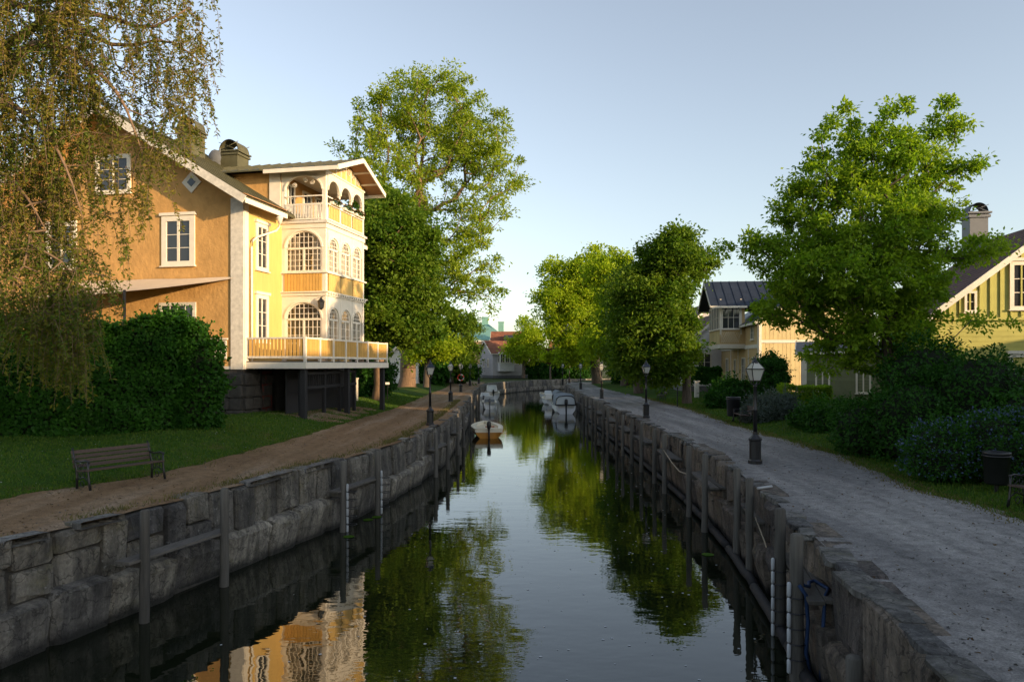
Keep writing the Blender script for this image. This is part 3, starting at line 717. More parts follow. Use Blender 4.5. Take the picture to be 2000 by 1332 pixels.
# main roof
SL = (PZ - EZ) / (HW / 2); OV, OE = 1.15, .8
def rz_(y): return PZ + .14 - abs(y - HW / 2) * SL
roof = slab(yh, 'roof', (-OV, -OE, rz_(-OE)), (HL + .9, -OE, rz_(-OE)), (HL + .9, HW / 2, rz_(HW / 2)), (-OV, HW / 2, rz_(HW / 2)), .14, 'roof_olive')
r2 = slab(yh, 'roof', (HL + .9, HW + OE, rz_(HW + OE)), (-OV, HW + OE, rz_(HW + OE)), (-OV, HW / 2, rz_(HW / 2)), (HL + .9, HW / 2, rz_(HW / 2)), .14, 'roof_olive')
seams(roof, (-OV, -OE, rz_(-OE)), (HL + .9, -OE, rz_(-OE)), (HL + .9, HW / 2, rz_(HW / 2)), (-OV, HW / 2, rz_(HW / 2)), 22, 'roof_olive')
for y0, y1 in ((-OE, HW / 2), (HW + OE, HW / 2)):
    bar('barge_board', yh, (-OV - .03, y0, rz_(y0) - .17), (-OV - .03, y1, rz_(y1) - .17), .06, .36, 'white_old')
    slab(yh, 'soffit', *( [(-OV + .02, y0, rz_(y0) - .16), (.0, y0, rz_(y0) - .16), (.0, y1, rz_(y1) - .16), (-OV + .02, y1, rz_(y1) - .16)] if y0 < 0 else [(0, y0, rz_(y0) - .16), (-OV + .02, y0, rz_(y0) - .16), (-OV + .02, y1, rz_(y1) - .16), (0, y1, rz_(y1) - .16)]), .03, 'stucco')
bar('eave_board', yh, (-OV, -OE - .03, rz_(-OE) - .2), (2.6, -OE - .03, rz_(-OE) - .2), .05, .24, 'white')
bar('eave_board', yh, (9.3, -OE - .03, rz_(-OE) - .2), (HL + .9, -OE - .03, rz_(-OE) - .2), .05, .24, 'white')
slab(yh, 'soffit', (-OV, -OE, EZ - .22), (2.65, -OE, EZ - .22), (2.65, 0, EZ - .18), (-OV, 0, EZ - .18), .04, 'soffit')
# downpipe with its funnel
dp = MB(); dp.tube([(1.75, -.9, 9.95), (1.75, -.88, 9.75), (1.6, -.8, 9.5), (.7, -.3, 9.05), (.5, -.18, 8.85), (.48, -.16, 8.5), (.48, -.16, 5), (.48, -.16, 2.85), (.48, -.3, 2.7)], .055, 8); pipe = dp.build('downpipe', 'white', yh, True)
dp = MB(); dp.lathe([(.06, 0), (.15, .25), (.17, .3), (.17, .36)], 8, (1.75, -.9, 9.85)); dp.build('funnel', 'white', pipe, True)
# windows of the plain walls
random.seed(9)
window(yh, FG, 2.56, 4.36, 7.68, 10.1, 2, 3, 'white', cw=.27, head=True, mull=.13)
window(yh, FG, 2.5, 4.5, 4.1, 5.9, 4, 2, 'white_old', cw=.16)
window(yh, FG, 6.1, 8.1, 11.35, 13.25, 2, 3, 'white', cw=.2)
window(yh, FG, 9.2, 11.0, 7.68, 10.1, 2, 3, 'white', cw=.27)
dz = MB(); q = [(2.73, 11.15), (3.25, 11.67), (2.73, 12.19), (2.21, 11.67)]
dz.prism([FG(*a, -.02) for a in q], (-.08, 0, 0)); dw = dz.build('diamond_window', 'white', yh)
dz = MB(); q = [(2.73, 11.44), (2.96, 11.67), (2.73, 11.9), (2.5, 11.67)]; dz.prism([FG(*a, .063) for a in q], (-.01, 0, 0)); dz.build('pane', 'glass', dw)
window(yh, FC, .98, 2.13, 7.55, 9.85, 2, 3, 'white', cw=.2, head=True)
window(yh, FC, .98, 2.13, 4.0, 6.35, 2, 3, 'white', cw=.2, head=True)
# ---- the bay: three storeys, x 3.5-8.35, front at y = -2.5
B0, B1, BD = 3.5, 8.35, 2.5; BW = B1 - B0
FS = lambda s, z, d=0.: Vector((B0 - d, -BD + s, z))      # side of the bay towards the bridge, s from the outer corner
FF = lambda s, z, d=0.: Vector((B0 + s, -BD - d, z))      # its front over the canal
FB = lambda s, z, d=0.: Vector((B1 + d, -s, z))           # far side
DZ = 3.07
def beltN(name, z0, z1, out, mat='white'):
    b = MB(); zc, h = (z0 + z1) / 2, z1 - z0
    b.prism([(B0 - out, 0.0, z0), (B0 - out, -BD - out, z0), (B1 + out, -BD - out, z0), (B1 + out, 0.0, z0)], (0, 0, h)); return b.build(name, mat, yh)
for z0, z1, out, mt in ((6.46, 6.62, .07, 'white'), (6.62, 6.68, .16, 'white'), (9.95, 10.2, .05, 'white'), (10.2, 10.31, .14, 'white_old'), (7.62, 7.7, .12, 'white'), (12.86, 12.95, .05, 'white')): beltN('cornice', z0, z1, out, mt)
bx('bay_floor', yh, (B0 + BW / 2, -BD / 2, 3.02), (BW - .1, BD - .1, .1), 'soffit')
# corner and dividing posts, full height in three lifts
for (z0, z1) in ((DZ, 6.46), (6.68, 9.95), (10.31, 12.86)):
    open_ = z0 > 10; w = .2
    for x, y in ((B0 + w / 2, -BD + w / 2), (B1 - w / 2, -BD + w / 2), (B0 + w / 2, -w / 2), (B1 - w / 2, -w / 2)): bx('post', yh, (x, y, (z0 + z1) / 2), (w, w, z1 - z0 - .003), 'white')
    for k in (1, 2): bx('post', yh, (B0 + .2 + (BW - .4) * k / 3, -BD + .07, (z0 + z1) / 2), (.13, .12, z1 - z0 - .003), 'white')
fwid = (BW - .4) / 3
for lev, (z0, tr, sp, ri, top, rl, ra) in enumerate(((DZ + .1, 5.25, 5.3, .82, 6.46, 5, 3), (7.72, 8.92, 8.97, .86, 9.95, 4, 3))):
    # side face: one wide arch
    arch_panel(yh, FS, .2, BD - .2, top, BD / 2, BD - .5, sp, ri, 'white', .09)
    arch_trim(yh, FS, BD / 2, BD - .5, sp, ri, .09, 'white', .0, .05)
    arch_window(yh, FS, BD / 2, BD - .5, z0, tr, sp, ri, 8, rl, ra)
    # front: three narrow arches
    for k in range(3):
        c = .2 + fwid * (k + .5)
        arch_panel(yh, FF, c - fwid / 2 + .066, c + fwid / 2 - .066, top, c, fwid - .32, sp, min(ri, .58), 'white', .09)
        arch_trim(yh, FF, c, fwid - .32, sp, min(ri, .58), .07, 'white', .0, .04)
        arch_window(yh, FF, c, fwid - .32, z0, tr, sp, min(ri, .58), 6, rl, ra)
    arch_panel(yh, FB, .2, BD - .2, top, BD / 2, BD - .5, sp, ri, 'white', .09)
    arch_window(yh, FB, BD / 2, BD - .5, z0, tr, sp, ri, 8, rl, ra)
# narrow fillets beside the wide side windows
for z0, z1 in ((DZ, 5.3), (7.7, 8.97)):
    for s in (.225, BD - .225): bx('fillet', yh, FS(s, (z0 + z1) / 2, -.05), (.08, .05, z1 - z0 - .004), 'white')
# boarded breast panels between ground and first floor windows
boards(yh, FS, .2, BD - .2, 6.69, 7.6, 12, 'ochre', .05, .02)
for k in range(3): boards(yh, FF, .27 + fwid * k, .13 + fwid * (k + 1), 6.69, 7.6, 7, 'yellow', .05, .012)
bx('breast_backing', yh, (B0 + BW / 2, -BD / 2, 7.15), (BW - .08, BD - .08, .9), 'ochre')
for k in range(17): bx('dentil', yh, (B0 + .15 + k * (BW - .3) / 16, -BD - .13, 6.57), (.09, .08, .09), 'white')
# curtains inside
for k in range(3):
    c = B0 + .2 + fwid * (k + .5)
    for sgn in (-1, 1):
        q = MB(); q.grid([[(c + sgn * (.15 + .5 * t / 8), -BD + .3 + .04 * math.sin(t * 2.4), z) for z in (7.75, 9.5)] for t in range(9)]); q.build('curtain', 'curtain', yh, True)
for sgn in (-1, 1):
    q = MB(); q.grid([[(B0 + .32 + .04 * math.sin(t * 2.2), -BD / 2 + sgn * (.4 + .55 * t / 8), z) for z in (7.75, 9.6)] for t in range(9)]); q.build('curtain', 'curtain', yh, True)
# ---- open balcony under the bay gable
bx('balcony_floor', yh, (B0 + BW / 2, -BD / 2, 10.33), (BW + .1, BD + .1, .06), 'white_old')
arch_panel(yh, FS, .2, BD - .2, 12.86, BD / 2, BD - .45, 11.95, .72, 'white', .09); arch_trim(yh, FS, BD / 2, BD - .45, 11.95, .72, .08, 'white', 0, .05)
arch_panel(yh, FB, .2, BD - .2, 12.86, BD / 2, BD - .45, 11.95, .72, 'white', .09)
for k in range(3):
    c = .2 + fwid * (k + .5); arch_panel(yh, FF, c - fwid / 2 + .066, c + fwid / 2 - .066, 12.86, c, fwid - .2, 11.95, .58, 'white', .09)
    arch_trim(yh, FF, c, fwid - .2, 11.95, .58, .06, 'white', 0, .04)
    boards(yh, FF, .28 + fwid * k, .12 + fwid * (k + 1), 10.5, 11.15, 7, 'yellow', .03, .05, 'baluster')
    bar('hand_rail', yh, FF(.2 + fwid * k, 11.22, 0), FF(.2 + fwid * (k + 1), 11.22, 0), .1, .08, 'white'); bar('hand_rail', yh, FF(.2 + fwid * k, 11.6, 0), FF(.2 + fwid * (k + 1), 11.6, 0), .05, .06, 'white')
    bar('foot_rail', yh, FF(.2 + fwid * k, 10.44, 0), FF(.2 + fwid * (k + 1), 10.44, 0), .06, .08, 'white')
    o = bx('flower_box', yh, FF(c, 11.32, .12), (fwid - .4, .18, .14), 'white')
boards(yh, FS, .22, BD - .22, 10.5, 11.15, 13, 'white_old', .03, .06, 'baluster')
for z, h in ((11.2, .08), (11.62, .06), (10.44, .08)): bar('hand_rail', yh, FS(.2, z, 0), FS(BD - .2, z, 0), .06, h, 'white')
random.seed(77)
def scroll(parent, F, c, z, r_, sg, mat, d, turns=1.6):
    o = MB(); pts = []
    for k in range(15): t = k / 14; a = sg * t * turns * 2 * PI; rr = r_ * (1 - .8 * t); pts.append(F(c + rr * math.cos(a), z + rr * math.sin(a), d))
    o.tube(pts, .022, 5); return o.build('scroll', mat, parent, True)
for s, z in ((.75, 12.35), (1.15, 12.45), (1.75, 12.2)): scroll(yh, FS, s, z, .14, 1 if s > 1 else -1, 'white', -.03)
# gable of the bay with fretwork
RX, APX, EAV = B0 + BW / 2, 14.1, 12.92; hw = BW / 2 + .75; bs = (APX - EAV) / hw
b = MB(); b.prism([(B0 - .02, -BD + .02, 12.95), (B1 + .02, -BD + .02, 12.95), (B1 + .02, -BD + .02, APX - bs * BW / 2 - .1), (RX, -BD + .02, APX - .1), (B0 - .02, -BD + .02, APX - bs * BW / 2 - .1)], (0, .06, 0)); gp = b.build('gable_panel', 'yellow', yh)
for s, z, sg in ((.9, 13.25, 1), (1.5, 13.38, -1), (2.1, 13.5, 1), (2.75, 13.5, -1), (3.35, 13.38, 1), (3.95, 13.25, -1)): scroll(gp, FF, s, z, .2, sg, 'white', .02)
for s in (1.2, 1.8, 2.42, 3.05, 3.65): bar('fret_bar', gp, FF(s, 12.98, .01), FF(s, APX - bs * abs(s - BW / 2) - .16, .01), .06, .06, 'white', up=(0, 1, 0))
# dormer body behind the bay, running into the main roof
b = MB(); b.prism([(B0, 0, EZ - .6), (B0, 5.6, EZ + 2.9), (B0, 5.6, 12.95), (B0, 0, 12.95)], (BW, 0, 0)); b.build('dormer_wall', 'stucco', yh)
b = MB(); b.prism([(B0, 0.02, 12.94), (B1, .02, 12.94), (RX, .02, APX - .12)], (0, 5.5, 0)); b.build('dormer_gable', 'yellow', yh)
bx('pilaster', yh, (B0 - .03, .35, 11.9), (.06, .62, 2.0), 'white')
window(yh, FC, B0 + .5, B0 + 1.3, 10.5, 12.5, 2, 3, 'white', cw=.12); window(yh, FC, B0 + 2.2, B0 + 3.2, 10.4, 12.5, 2, 3, 'white', cw=.12, name='balcony_door'); window(yh, FC, B1 - 1.2, B1 - .4, 10.5, 12.5, 2, 3, 'white', cw=.12)
YF, YB = -BD - 1.0, 5.8
br = slab(yh, 'bay_roof', (B0 - .75, YB, EAV), (B0 - .75, YF, EAV), (RX, YF, APX), (RX, YB, APX), .07, 'roof_olive')
br2 = slab(yh, 'bay_roof', (B1 + .75, YF, EAV), (B1 + .75, YB, EAV), (RX, YB, APX), (RX, YF, APX), .07, 'roof_olive')
seams(br, (B0 - .75, YB, EAV), (B0 - .75, YF, EAV), (RX, YF, APX), (RX, YB, APX), 15, 'roof_olive')
seams(br2, (B1 + .75, YF, EAV), (B1 + .75, YB, EAV), (RX, YB, APX), (RX, YF, APX), 15, 'roof_olive')
for x0 in (B0 - .75, B1 + .75):
    bar('barge_board', yh, (x0, YF - .03, EAV - .1), (RX, YF - .03, APX - .1), .05, .24, 'white')
    bar('eave_board', yh, (x0, YF, EAV - .12), (x0, .6, EAV - .12), .05, .2, 'white')
    n = 3
    for k in range(n):                                   # soffit boards of the front overhang, between rafters
        t0, t1 = k / n, (k + 1) / n; a = Vector((x0, 0, EAV)).lerp(Vector((RX, 0, APX)), t0 + .02); c = Vector((x0, 0, EAV)).lerp(Vector((RX, 0, APX)), t1 - .02)
        s_ = MB(); q = [(a.x, YF + .02, a.z - .09), (c.x, YF + .02, c.z - .09), (c.x, -BD + .0, c.z - .09), (a.x, -BD, a.z - .09)]; s_.prism(q, (0, 0, .03)); s_.build('soffit_board', 'soffit', yh)
        bar('rafter', yh, (a.x, YF, a.z - .13), (a.x, -BD, a.z - .13), .07, .09, 'white')
chimney(yh, (3.5, 5.3), 13.2, 15.35, 1.15, .85, 'roof_olive', True, 'roof_olive', 1)
chimney(yh, (7.0, 5.0), 13.0, 15.15, 1.15, 1.15, 'roof_olive', True, 'roof_olive', 1, .62)
# ---- deck on posts
deck = link('deck', None, yh)
DF, DX0, DX1 = -3.15, .12, 10.4
b = MB(); b.box(((DX0 + DX1) / 2, DF / 2, 3.02), (DX1 - DX0, -DF, .1)); b.build('deck_floor', 'greyplank', deck)
bx('fascia_board', deck, ((DX0 + DX1) / 2, DF - .02, 2.86), (DX1 - DX0 + .1, .05, .3), 'white'); bx('fascia_board', deck, (DX0 - .02, DF / 2, 2.86), (.05, -DF, .3), 'white'); bx('fascia_board', deck, (DX1 + .02, DF / 2, 2.86), (.05, -DF, .3), 'white')
npn = 7; pw = (DX1 - DX0 - .1) / npn
for k in range(npn + 1): bx('railing_post', deck, (DX0 + .05 + pw * k, DF + .05, 3.62), (.12, .12, 1.2), 'white')
for k in range(npn):
    x = DX0 + .05 + pw * (k + .5); bx('hand_rail', deck, (x, DF + .05, 4.15), (pw - .12, .09, .08), 'white'); bx('foot_rail', deck, (x, DF + .05, 3.25), (pw - .12, .07, .1), 'white')
    for q in range(9): bx('slat', deck, (x + (q - 4) * (pw - .14) / 9, DF + .05 + (.006 if q % 2 else 0), 3.7), ((pw - .14) / 9 - .008, .03, .82), 'ochre')
for k in range(15): bx('baluster', deck, (DX0 + .05, DF + .22 + k * (-DF - .3) / 15, 3.7), (.03, .125, .82), 'ochre')
bx('hand_rail', deck, (DX0 + .05, DF / 2, 4.15), (.1, -DF - .1, .08), 'white_old'); bx('foot_rail', deck, (DX0 + .05, DF / 2, 3.25), (.07, -DF - .1, .1), 'white_old')
for x, y in ((DX0 + .3, DF + .25), (DX1 - .25, DF + .25), (5.2, DF + .25)): bx('deck_post', deck, (x, y, 1.45), (.24, .24, 2.6), 'blackwood')
# railing stub on the garden side of the corner
for k in range(4): bx('baluster', deck, (.05 - .1, .9 + k * .18, 3.6), (.04, .12, .9), 'white')
bx('hand_rail', deck, (-.1, 1.2, 4.12), (.09, .9, .07), 'white')
# cellar door under the deck
dd = bx('door', yh, (1.9, -.09, 1.55), (.95, .06, 2.05), 'red_door')
bx('door_frame', yh, (2.5, -.1, 1.6), (.14, .1, 2.2), 'black'); bx('door_frame', yh, (1.3, -.1, 1.6), (.14, .1, 2.2), 'black')
# wall lantern on the bay
o = MB(); o.lathe([(.03, 0), (.13, .1), (.16, .4), (.2, .42), (.05, .6), (.02, .66)], 6, (B0 - .22, -BD + .15, 5.7)); o.beam((B0 - .22, -BD + .15, 6.36), (B0, -BD + .15, 6.4), .03, .03); o.build('wall_lantern', 'black', yh)
# separate things round the house
def yhw(x, y, z): c, s = math.cos(UY), math.sin(UY); return Vector((-12.75 + x * c - y * s, 34 + x * s + y * c, z))
aw = thing('awning', 'cream cloth awning slung from the ochre gable on a dark pole', 'awning', yhw(0, 0, 0), UY)
o = MB(); P = []
for i in range(15):
    t = i / 14; y = .2 + t * 8.6; row = []
    for j in range(7):
        s = j / 6; reach = 3.4 * sm(t * 1.35); row.append((-.05 - reach * s, y, 7.05 - s * (1.15 * min(1, t * 1.5)) - .16 * math.sin(PI * s) * t + .015 * math.sin(j * 3 + i)))
    P.append(row)
o.grid(P); o.build('cloth', 'awning', aw, True)
o = MB(); o.tube([(-2.7, 4.2, .5), (-2.7, 4.2, 6.25)], .06, 8); o.build('pole', 'black', aw, True)
sd = thing('satellite_dish', 'small satellite dish on a thin mast beside the hooded chimney', 'antenna', yhw(5.9, 5.2, 13.3), UY)
o = MB(); o.tube([(0, 0, 0), (0, 0, 1.9)], .03, 6); o.build('mast', 'motorgrey', sd)
o = MB(); P = [[(-.12 - .05 + .12 * (r_ / 4) ** 2 * 1.0, .3 + .0 + (r_ / 4) * .42 * math.cos(a), 1.35 + (r_ / 4) * .5 * math.sin(a)) for a in np.linspace(0, 2 * PI, 13)] for r_ in range(5)]; o.grid(P); o.build('dish', 'motorgrey', sd, True)
o = MB(); o.tube([(-.1, .1, .95), (-.7, .7, .95)], .025, 5); o.box((-.7, .7, .97), (.1, .1, .12)); o.build('feed_arm', 'motorgrey', sd)
# slatted store under the deck
ws = thing('slatted_store', 'black slatted timber enclosure under the deck of the yellow house', 'enclosure', yhw(0, 0, 0), UY)
for x in (.95, 3.4, 5.2, 7.1): bx('post', ws, (x, -2.45, 1.45), (.16, .16, 2.3), 'blackwood')
for z in (1.75, 2.45): bar('rail', ws, (.9, -2.5, z), (7.2, -2.5, z + .08), .1, .14, 'blackwood')
for k in range(26): bx('slat', ws, (1.15 + k * .235, -2.42, 2.1), (.06 if k % 5 else .09, .03, .68), 'blackwood')
bx('back_panel', ws, (4.1, -1.6, 1.4), (6.0, .06, 2.4), 'blackwood')
for k in range(20): bx('slat', ws, (5.3 + k * .085, -2.4, 1.1), (.03, .03, 1.2), 'blackwood')

# ================================================================== HOUSES OF THE OTHER BANK
def frame_house(name, label, loc, rz, W_, L_, ez, pz, wall, roofm, ridge='y', ov=.5, z0=0., plinth=None, group=None, sides=True):
    """box house: x 0..W_, y 0..L_, gable roof"""
    t = thing(name, label, 'house', loc, rz, group); b = MB()
    if ridge == 'y':
        b.prism([(0, 0, z0), (W_, 0, z0), (W_, 0, ez), (W_ / 2, 0, pz), (0, 0, ez)], (0, L_, 0))
        sl = (pz - ez) / (W_ / 2); e = ez - sl * ov + .12; q = pz + .12
        slab(t, 'roof', (-ov, L_ + ov, e), (-ov, -ov, e), (W_ / 2, -ov, q), (W_ / 2, L_ + ov, q), .12, roofm); slab(t, 'roof', (W_ + ov, -ov, e), (W_ + ov, L_ + ov, e), (W_ / 2, L_ + ov, q), (W_ / 2, -ov, q), .12, roofm)
        if sides:
            for x0 in (-ov, W_ + ov): bar('barge_board', t, (x0, -ov - .03, e - .12), (W_ / 2, -ov - .03, q - .12), .05, .24, 'white'); bar('eave_board', t, (x0, -ov, e - .12), (x0, L_ + ov, e - .12), .05, .18, 'white')
    else:
        b.prism([(0, 0, z0), (0, L_, z0), (0, L_, ez), (0, L_ / 2, pz), (0, 0, ez)], (W_, 0, 0))
        sl = (pz - ez) / (L_ / 2); e = ez - sl * ov + .12; q = pz + .12
        slab(t, 'roof', (-ov, -ov, e), (W_ + ov, -ov, e), (W_ + ov, L_ / 2, q), (-ov, L_ / 2, q), .12, roofm); slab(t, 'roof', (W_ + ov, L_ + ov, e), (-ov, L_ + ov, e), (-ov, L_ / 2, q), (W_ + ov, L_ / 2, q), .12, roofm)
        if sides:
            for y0 in (-ov, L_ + ov): bar('barge_board', t, (-ov - .03, y0, e - .12), (-ov - .03, L_ / 2, q - .12), .05, .24, 'white'); bar('eave_board', t, (-ov, y0, e - .12), (W_ + ov, y0, e - .12), .05, .18, 'white')
    b.build('wall', wall, t)
    if plinth: bx('plinth', t, (W_ / 2, L_ / 2, z0 + .3), (W_ + .06, L_ + .06, .6), plinth)
    return t
NY = lambda s, z, d=0.: Vector((s, -d, z))                # near face (y = 0), s along +x
NX = lambda s, z, d=0.: Vector((-d, s, z))                # canal face (x = 0), s along +y
random.seed(21)
# ---- pale yellow house with the oriel
ry = frame_house('oriel_house', 'pale yellow board house with a jettied oriel under a dark metal gable', (19.3, 56, 0), -.095, 8.5, 15, 6.4, 8.9, 'cream2', 'roof_dark', 'y', .5, 0, 'white_old')
boards(ry, NY, .15, 7.2, .62, 4.55, 22, 'cream', .03, .02); boards(ry, NY, .15, 8.4, 4.85, 10, 26, 'cream', .03, .02, z1f=lambda s: 6.35 + 2.5 * (1 - abs(s - 4.25) / 4.25))
bx('band', ry, (4.2, -.05, 4.7), (8.4, .08, .24), 'white'); bx('corner_board', ry, (.08, -.05, 3.2), (.2, .1, 6.2), 'white'); bx('corner_board', ry, (-.04, .1, 3.2), (.08, .22, 6.2), 'white')
window(ry, NY, 4.6, 5.6, 1.6, 3.4, 2, 3, cw=.14)
for s0, s1, z0, z1, c_, r_ in ((1.3, 2.1, 2.1, 3.5, 1, 2), (4.6, 5.9, 1.5, 3.5, 2, 3), (8.2, 9.0, 1.4, 3.4, 1, 3), (11.5, 12.6, 1.5, 3.5, 2, 3), (1.6, 2.6, 4.9, 6.1, 2, 2)): window(ry, NX, s0, s1, z0, z1, c_, r_, cw=.1)
for s in (3.4, 7.3, 10.4): bx('corner_board', ry, (-.03, s, 2.4), (.06, .16, 3.9), 'white')
bx('band', ry, (-.04, 7.5, 4.35), (.08, 15, .3), 'white')
O0, O1, OD = 4.7, 9.6, 2.1
orl = link('oriel', None, ry)
OS = lambda s, z, d=0.: Vector((-OD + s, O0 - d, z)); OF = lambda s, z, d=0.: Vector((-OD - d, O0 + s, z))
bx('oriel_floor', orl, (-OD / 2, (O0 + O1) / 2, 4.45), (OD + .1, O1 - O0 + .1, .36), 'white')
b = MB(); b.box((-OD / 2, (O0 + O1) / 2, 5.25), (OD, O1 - O0, 1.25)); b.build('oriel_wall', 'cream2', orl)
for k in range(9):                                        # lattice breast on both visible faces
    for sg in (-1, 1):
        a = .15 + k * .17; bar('lattice_bar', orl, OS(a, 4.75, .015), OS(min(1.75, max(.05, a + sg * .45)), 5.7, .015), .035, .02, 'lattice', up=(0, 1, 0))
for k in range(14): bx('board', orl, OF(.2 + k * .345, 5.22, .015), (.03, .3, 1.1), 'cream')
for s in (0.07, 1.75): bx('post', orl, OS(s, 6.95, -.06), (.14, .13, 3.0), 'white')
window(orl, OS, .14, 1.68, 5.9, 7.9, 3, 2, cw=.09, name='oriel_window'); 
b = MB(); b.box((-OD / 2, (O0 + O1) / 2, 7.05), (OD - .06, O1 - O0 - .06, 2.6)); b.build('oriel_core', 'cream2', orl)
for k in range(4): window(orl, OF, .15 + k * 1.17, 1.2 + k * 1.17, 5.9, 7.9, 2, 2, cw=.09, name='oriel_window')
mid = (O0 + O1) / 2; oh = (O1 - O0) / 2
b = MB(); b.prism([(-OD, O0, 8.3), (-OD, O1, 8.3), (-OD, mid, 10.1)], (OD + 4.5, 0, 0)); b.build('oriel_gable', 'cream2', orl)
ov = .75; sl_ = 1.8 / oh
e_ = 8.3 - sl_ * ov + .1
s1_ = slab(orl, 'oriel_roof', (-OD - .9, O0 - ov, e_), (5, O0 - ov, e_), (5, mid, 10.22), (-OD - .9, mid, 10.22), .1, 'roof_dark'); slab(orl, 'oriel_roof', (5, O1 + ov, e_), (-OD - .9, O1 + ov, e_), (-OD - .9, mid, 10.22), (5, mid, 10.22), .1, 'roof_dark')
for t_ in range(9): bar('seam', orl, (-OD - .9 + t_ * .72, O0 - ov, e_ + .03), (-OD - .9 + t_ * .72, mid, 10.25), .03, .05, 'roof_dark')
for y0 in (O0 - ov, O1 + ov): bar('barge_board', orl, (-OD - .93, y0, e_ - .12), (-OD - .93, mid, 10.1), .05, .22, 'white'); bar('eave_board', orl, (-OD - .9, y0, e_ - .12), (0, y0, e_ - .12), .05, .16, 'white')
# ---- small sage house
rg = frame_house('sage_house', 'low sage green clapboard house with white corner boards behind the bushes', (18.25, 45, 0), -.39, 8, 6, 3.7, 4.3, 'sage', 'plinth', 'x', .4, 0)
boards(rg, NY, .2, 7.9, .3, 3.7, 17, 'sage', .025, .012, 'board', False)
bx('corner_board', rg, (.1, -.05, 1.9), (.26, .1, 3.7), 'white'); bx('corner_board', rg, (-.05, .1, 1.9), (.1, .24, 3.7), 'white')
for s0 in (.72, 3.0, 5.6): window(rg, NY, s0, s0 + .85, 1.15, 2.55, 2, 1, cw=.11, proud=.09)
# ---- yellow-green house with the lit gable
rl = frame_house('lime_house', 'yellow-green board house with white barge boards and hooded grey chimney', (18.1, 31, 0), -.12, 10, 5, 5.1, 8.95, 'lime_wall', 'tile_brown', 'y', .55, 0)
boards(rl, NY, .1, 9.9, .4, 4.75, 20, 'lime_wall', .025, .012, 'board', False)
bx('band', rl, (5, -.06, 4.85), (9.9, .1, .12), 'lime_wall')
gz = lambda s: 5.05 + 3.85 * (1 - abs(s - 5) / 5) - .1
for k in range(24):
    s = .35 + k * .41; bar('batten', rl, NY(s, 4.92, .03), NY(s, gz(s), .03), .06, .05, 'lime_wall', up=(0, 1, 0))
window(rl, NY, 3.15, 4.45, 5.25, 7.3, 2, 3, cw=.17, head=True, proud=.09); window(rl, NY, 1.35, 1.85, 5.15, 6.05, 1, 2, cw=.1); window(rl, NY, 5.6, 6.9, 5.25, 7.3, 2, 3, cw=.17, head=True)
window(rl, NY, 3.1, 4.6, 1.9, 3.35, 2, 2, 'white_old', cw=.14, head=True, proud=.14)
b = MB(); b.prism([(3.9, 5, 0), (9.9, 5, 0), (9.9, 5, 4.9), (6.9, 5, 6.4), (3.9, 5, 4.9)], (0, 9, 0)); b.build('shade_wing', 'lime_wall', rl)  # wing added out of sight to keep sun off the sage house
slab(rl, 'roof', (3.5, 14.3, 4.75), (3.5, 5.1, 4.75), (6.9, 5.1, 6.55), (6.9, 14.3, 6.55), .1, 'tile_brown'); slab(rl, 'roof', (10.3, 5.1, 4.75), (10.3, 14.3, 4.75), (6.9, 14.3, 6.55), (6.9, 5.1, 6.55), .1, 'tile_brown')
chimney(rl, (3.4, 3.3), 7.2, 9.95, .8, .75, 'motorgrey', True, 'roof_dark', 0, .42)
# ---- white clapboard house along the path
rwh = frame_house('white_house', 'long white clapboard house with grey plinth behind the chestnut tree', (17.4, 72, .15), -.035, 8, 27, 4.9, 8, 'whitehouse', 'tile_brown', 'y', .4, 0, 'plinth')
boards(rwh, NX, .1, 26.9, .65, 4.85, 20, 'whitehouse', .025, .012, 'board', False)
for s0 in (3, 7.5, 12.5, 17, 21.5): window(rwh, NX, s0, s0 + 1.1, 2.1, 4.1, 2, 3, cw=.12)
window(rwh, NY, 1.2, 2.6, 2.1, 3.9, 2, 2, cw=.12)
for s in (6.2, 15.8): bar('downpipe', rwh, (-.1, s, .3), (-.1, s, 4.8), .1, .1, 'white_old')
# ---- houses added out of view, sized to block the low sun over the canal
frame_house('ochre_shade_house', 'plain ochre house with tiled roof added out of view to shade the canal', (27, -8, 0), 0, 9, 24, 7.2, 11.2, 'cream2', 'tile_brown', 'y')
frame_house('rendered_shade_house', 'grey rendered house with tiled roof added unseen to block the low sun', (27, -25, 0), 0, 9, 15, 8.6, 12.6, 'greyhouse', 'tile_red', 'y')
frame_house('shade_cottage', 'small white cottage with tiled roof added out of view to shade the grey path', (30, 17.5, 0), 0, 8, 6, 4.4, 6.2, 'whitehouse', 'tile_red', 'y')  # added low, to keep sun off the path
frame_house('bend_shade_house', 'tall rendered house added behind the white clapboard house to shade the far wall', (26, 108, 0), 0, 10, 22, 8.5, 12.5, 'greyhouse', 'tile_brown', 'y')  # hidden house, added to shade the far quay wall

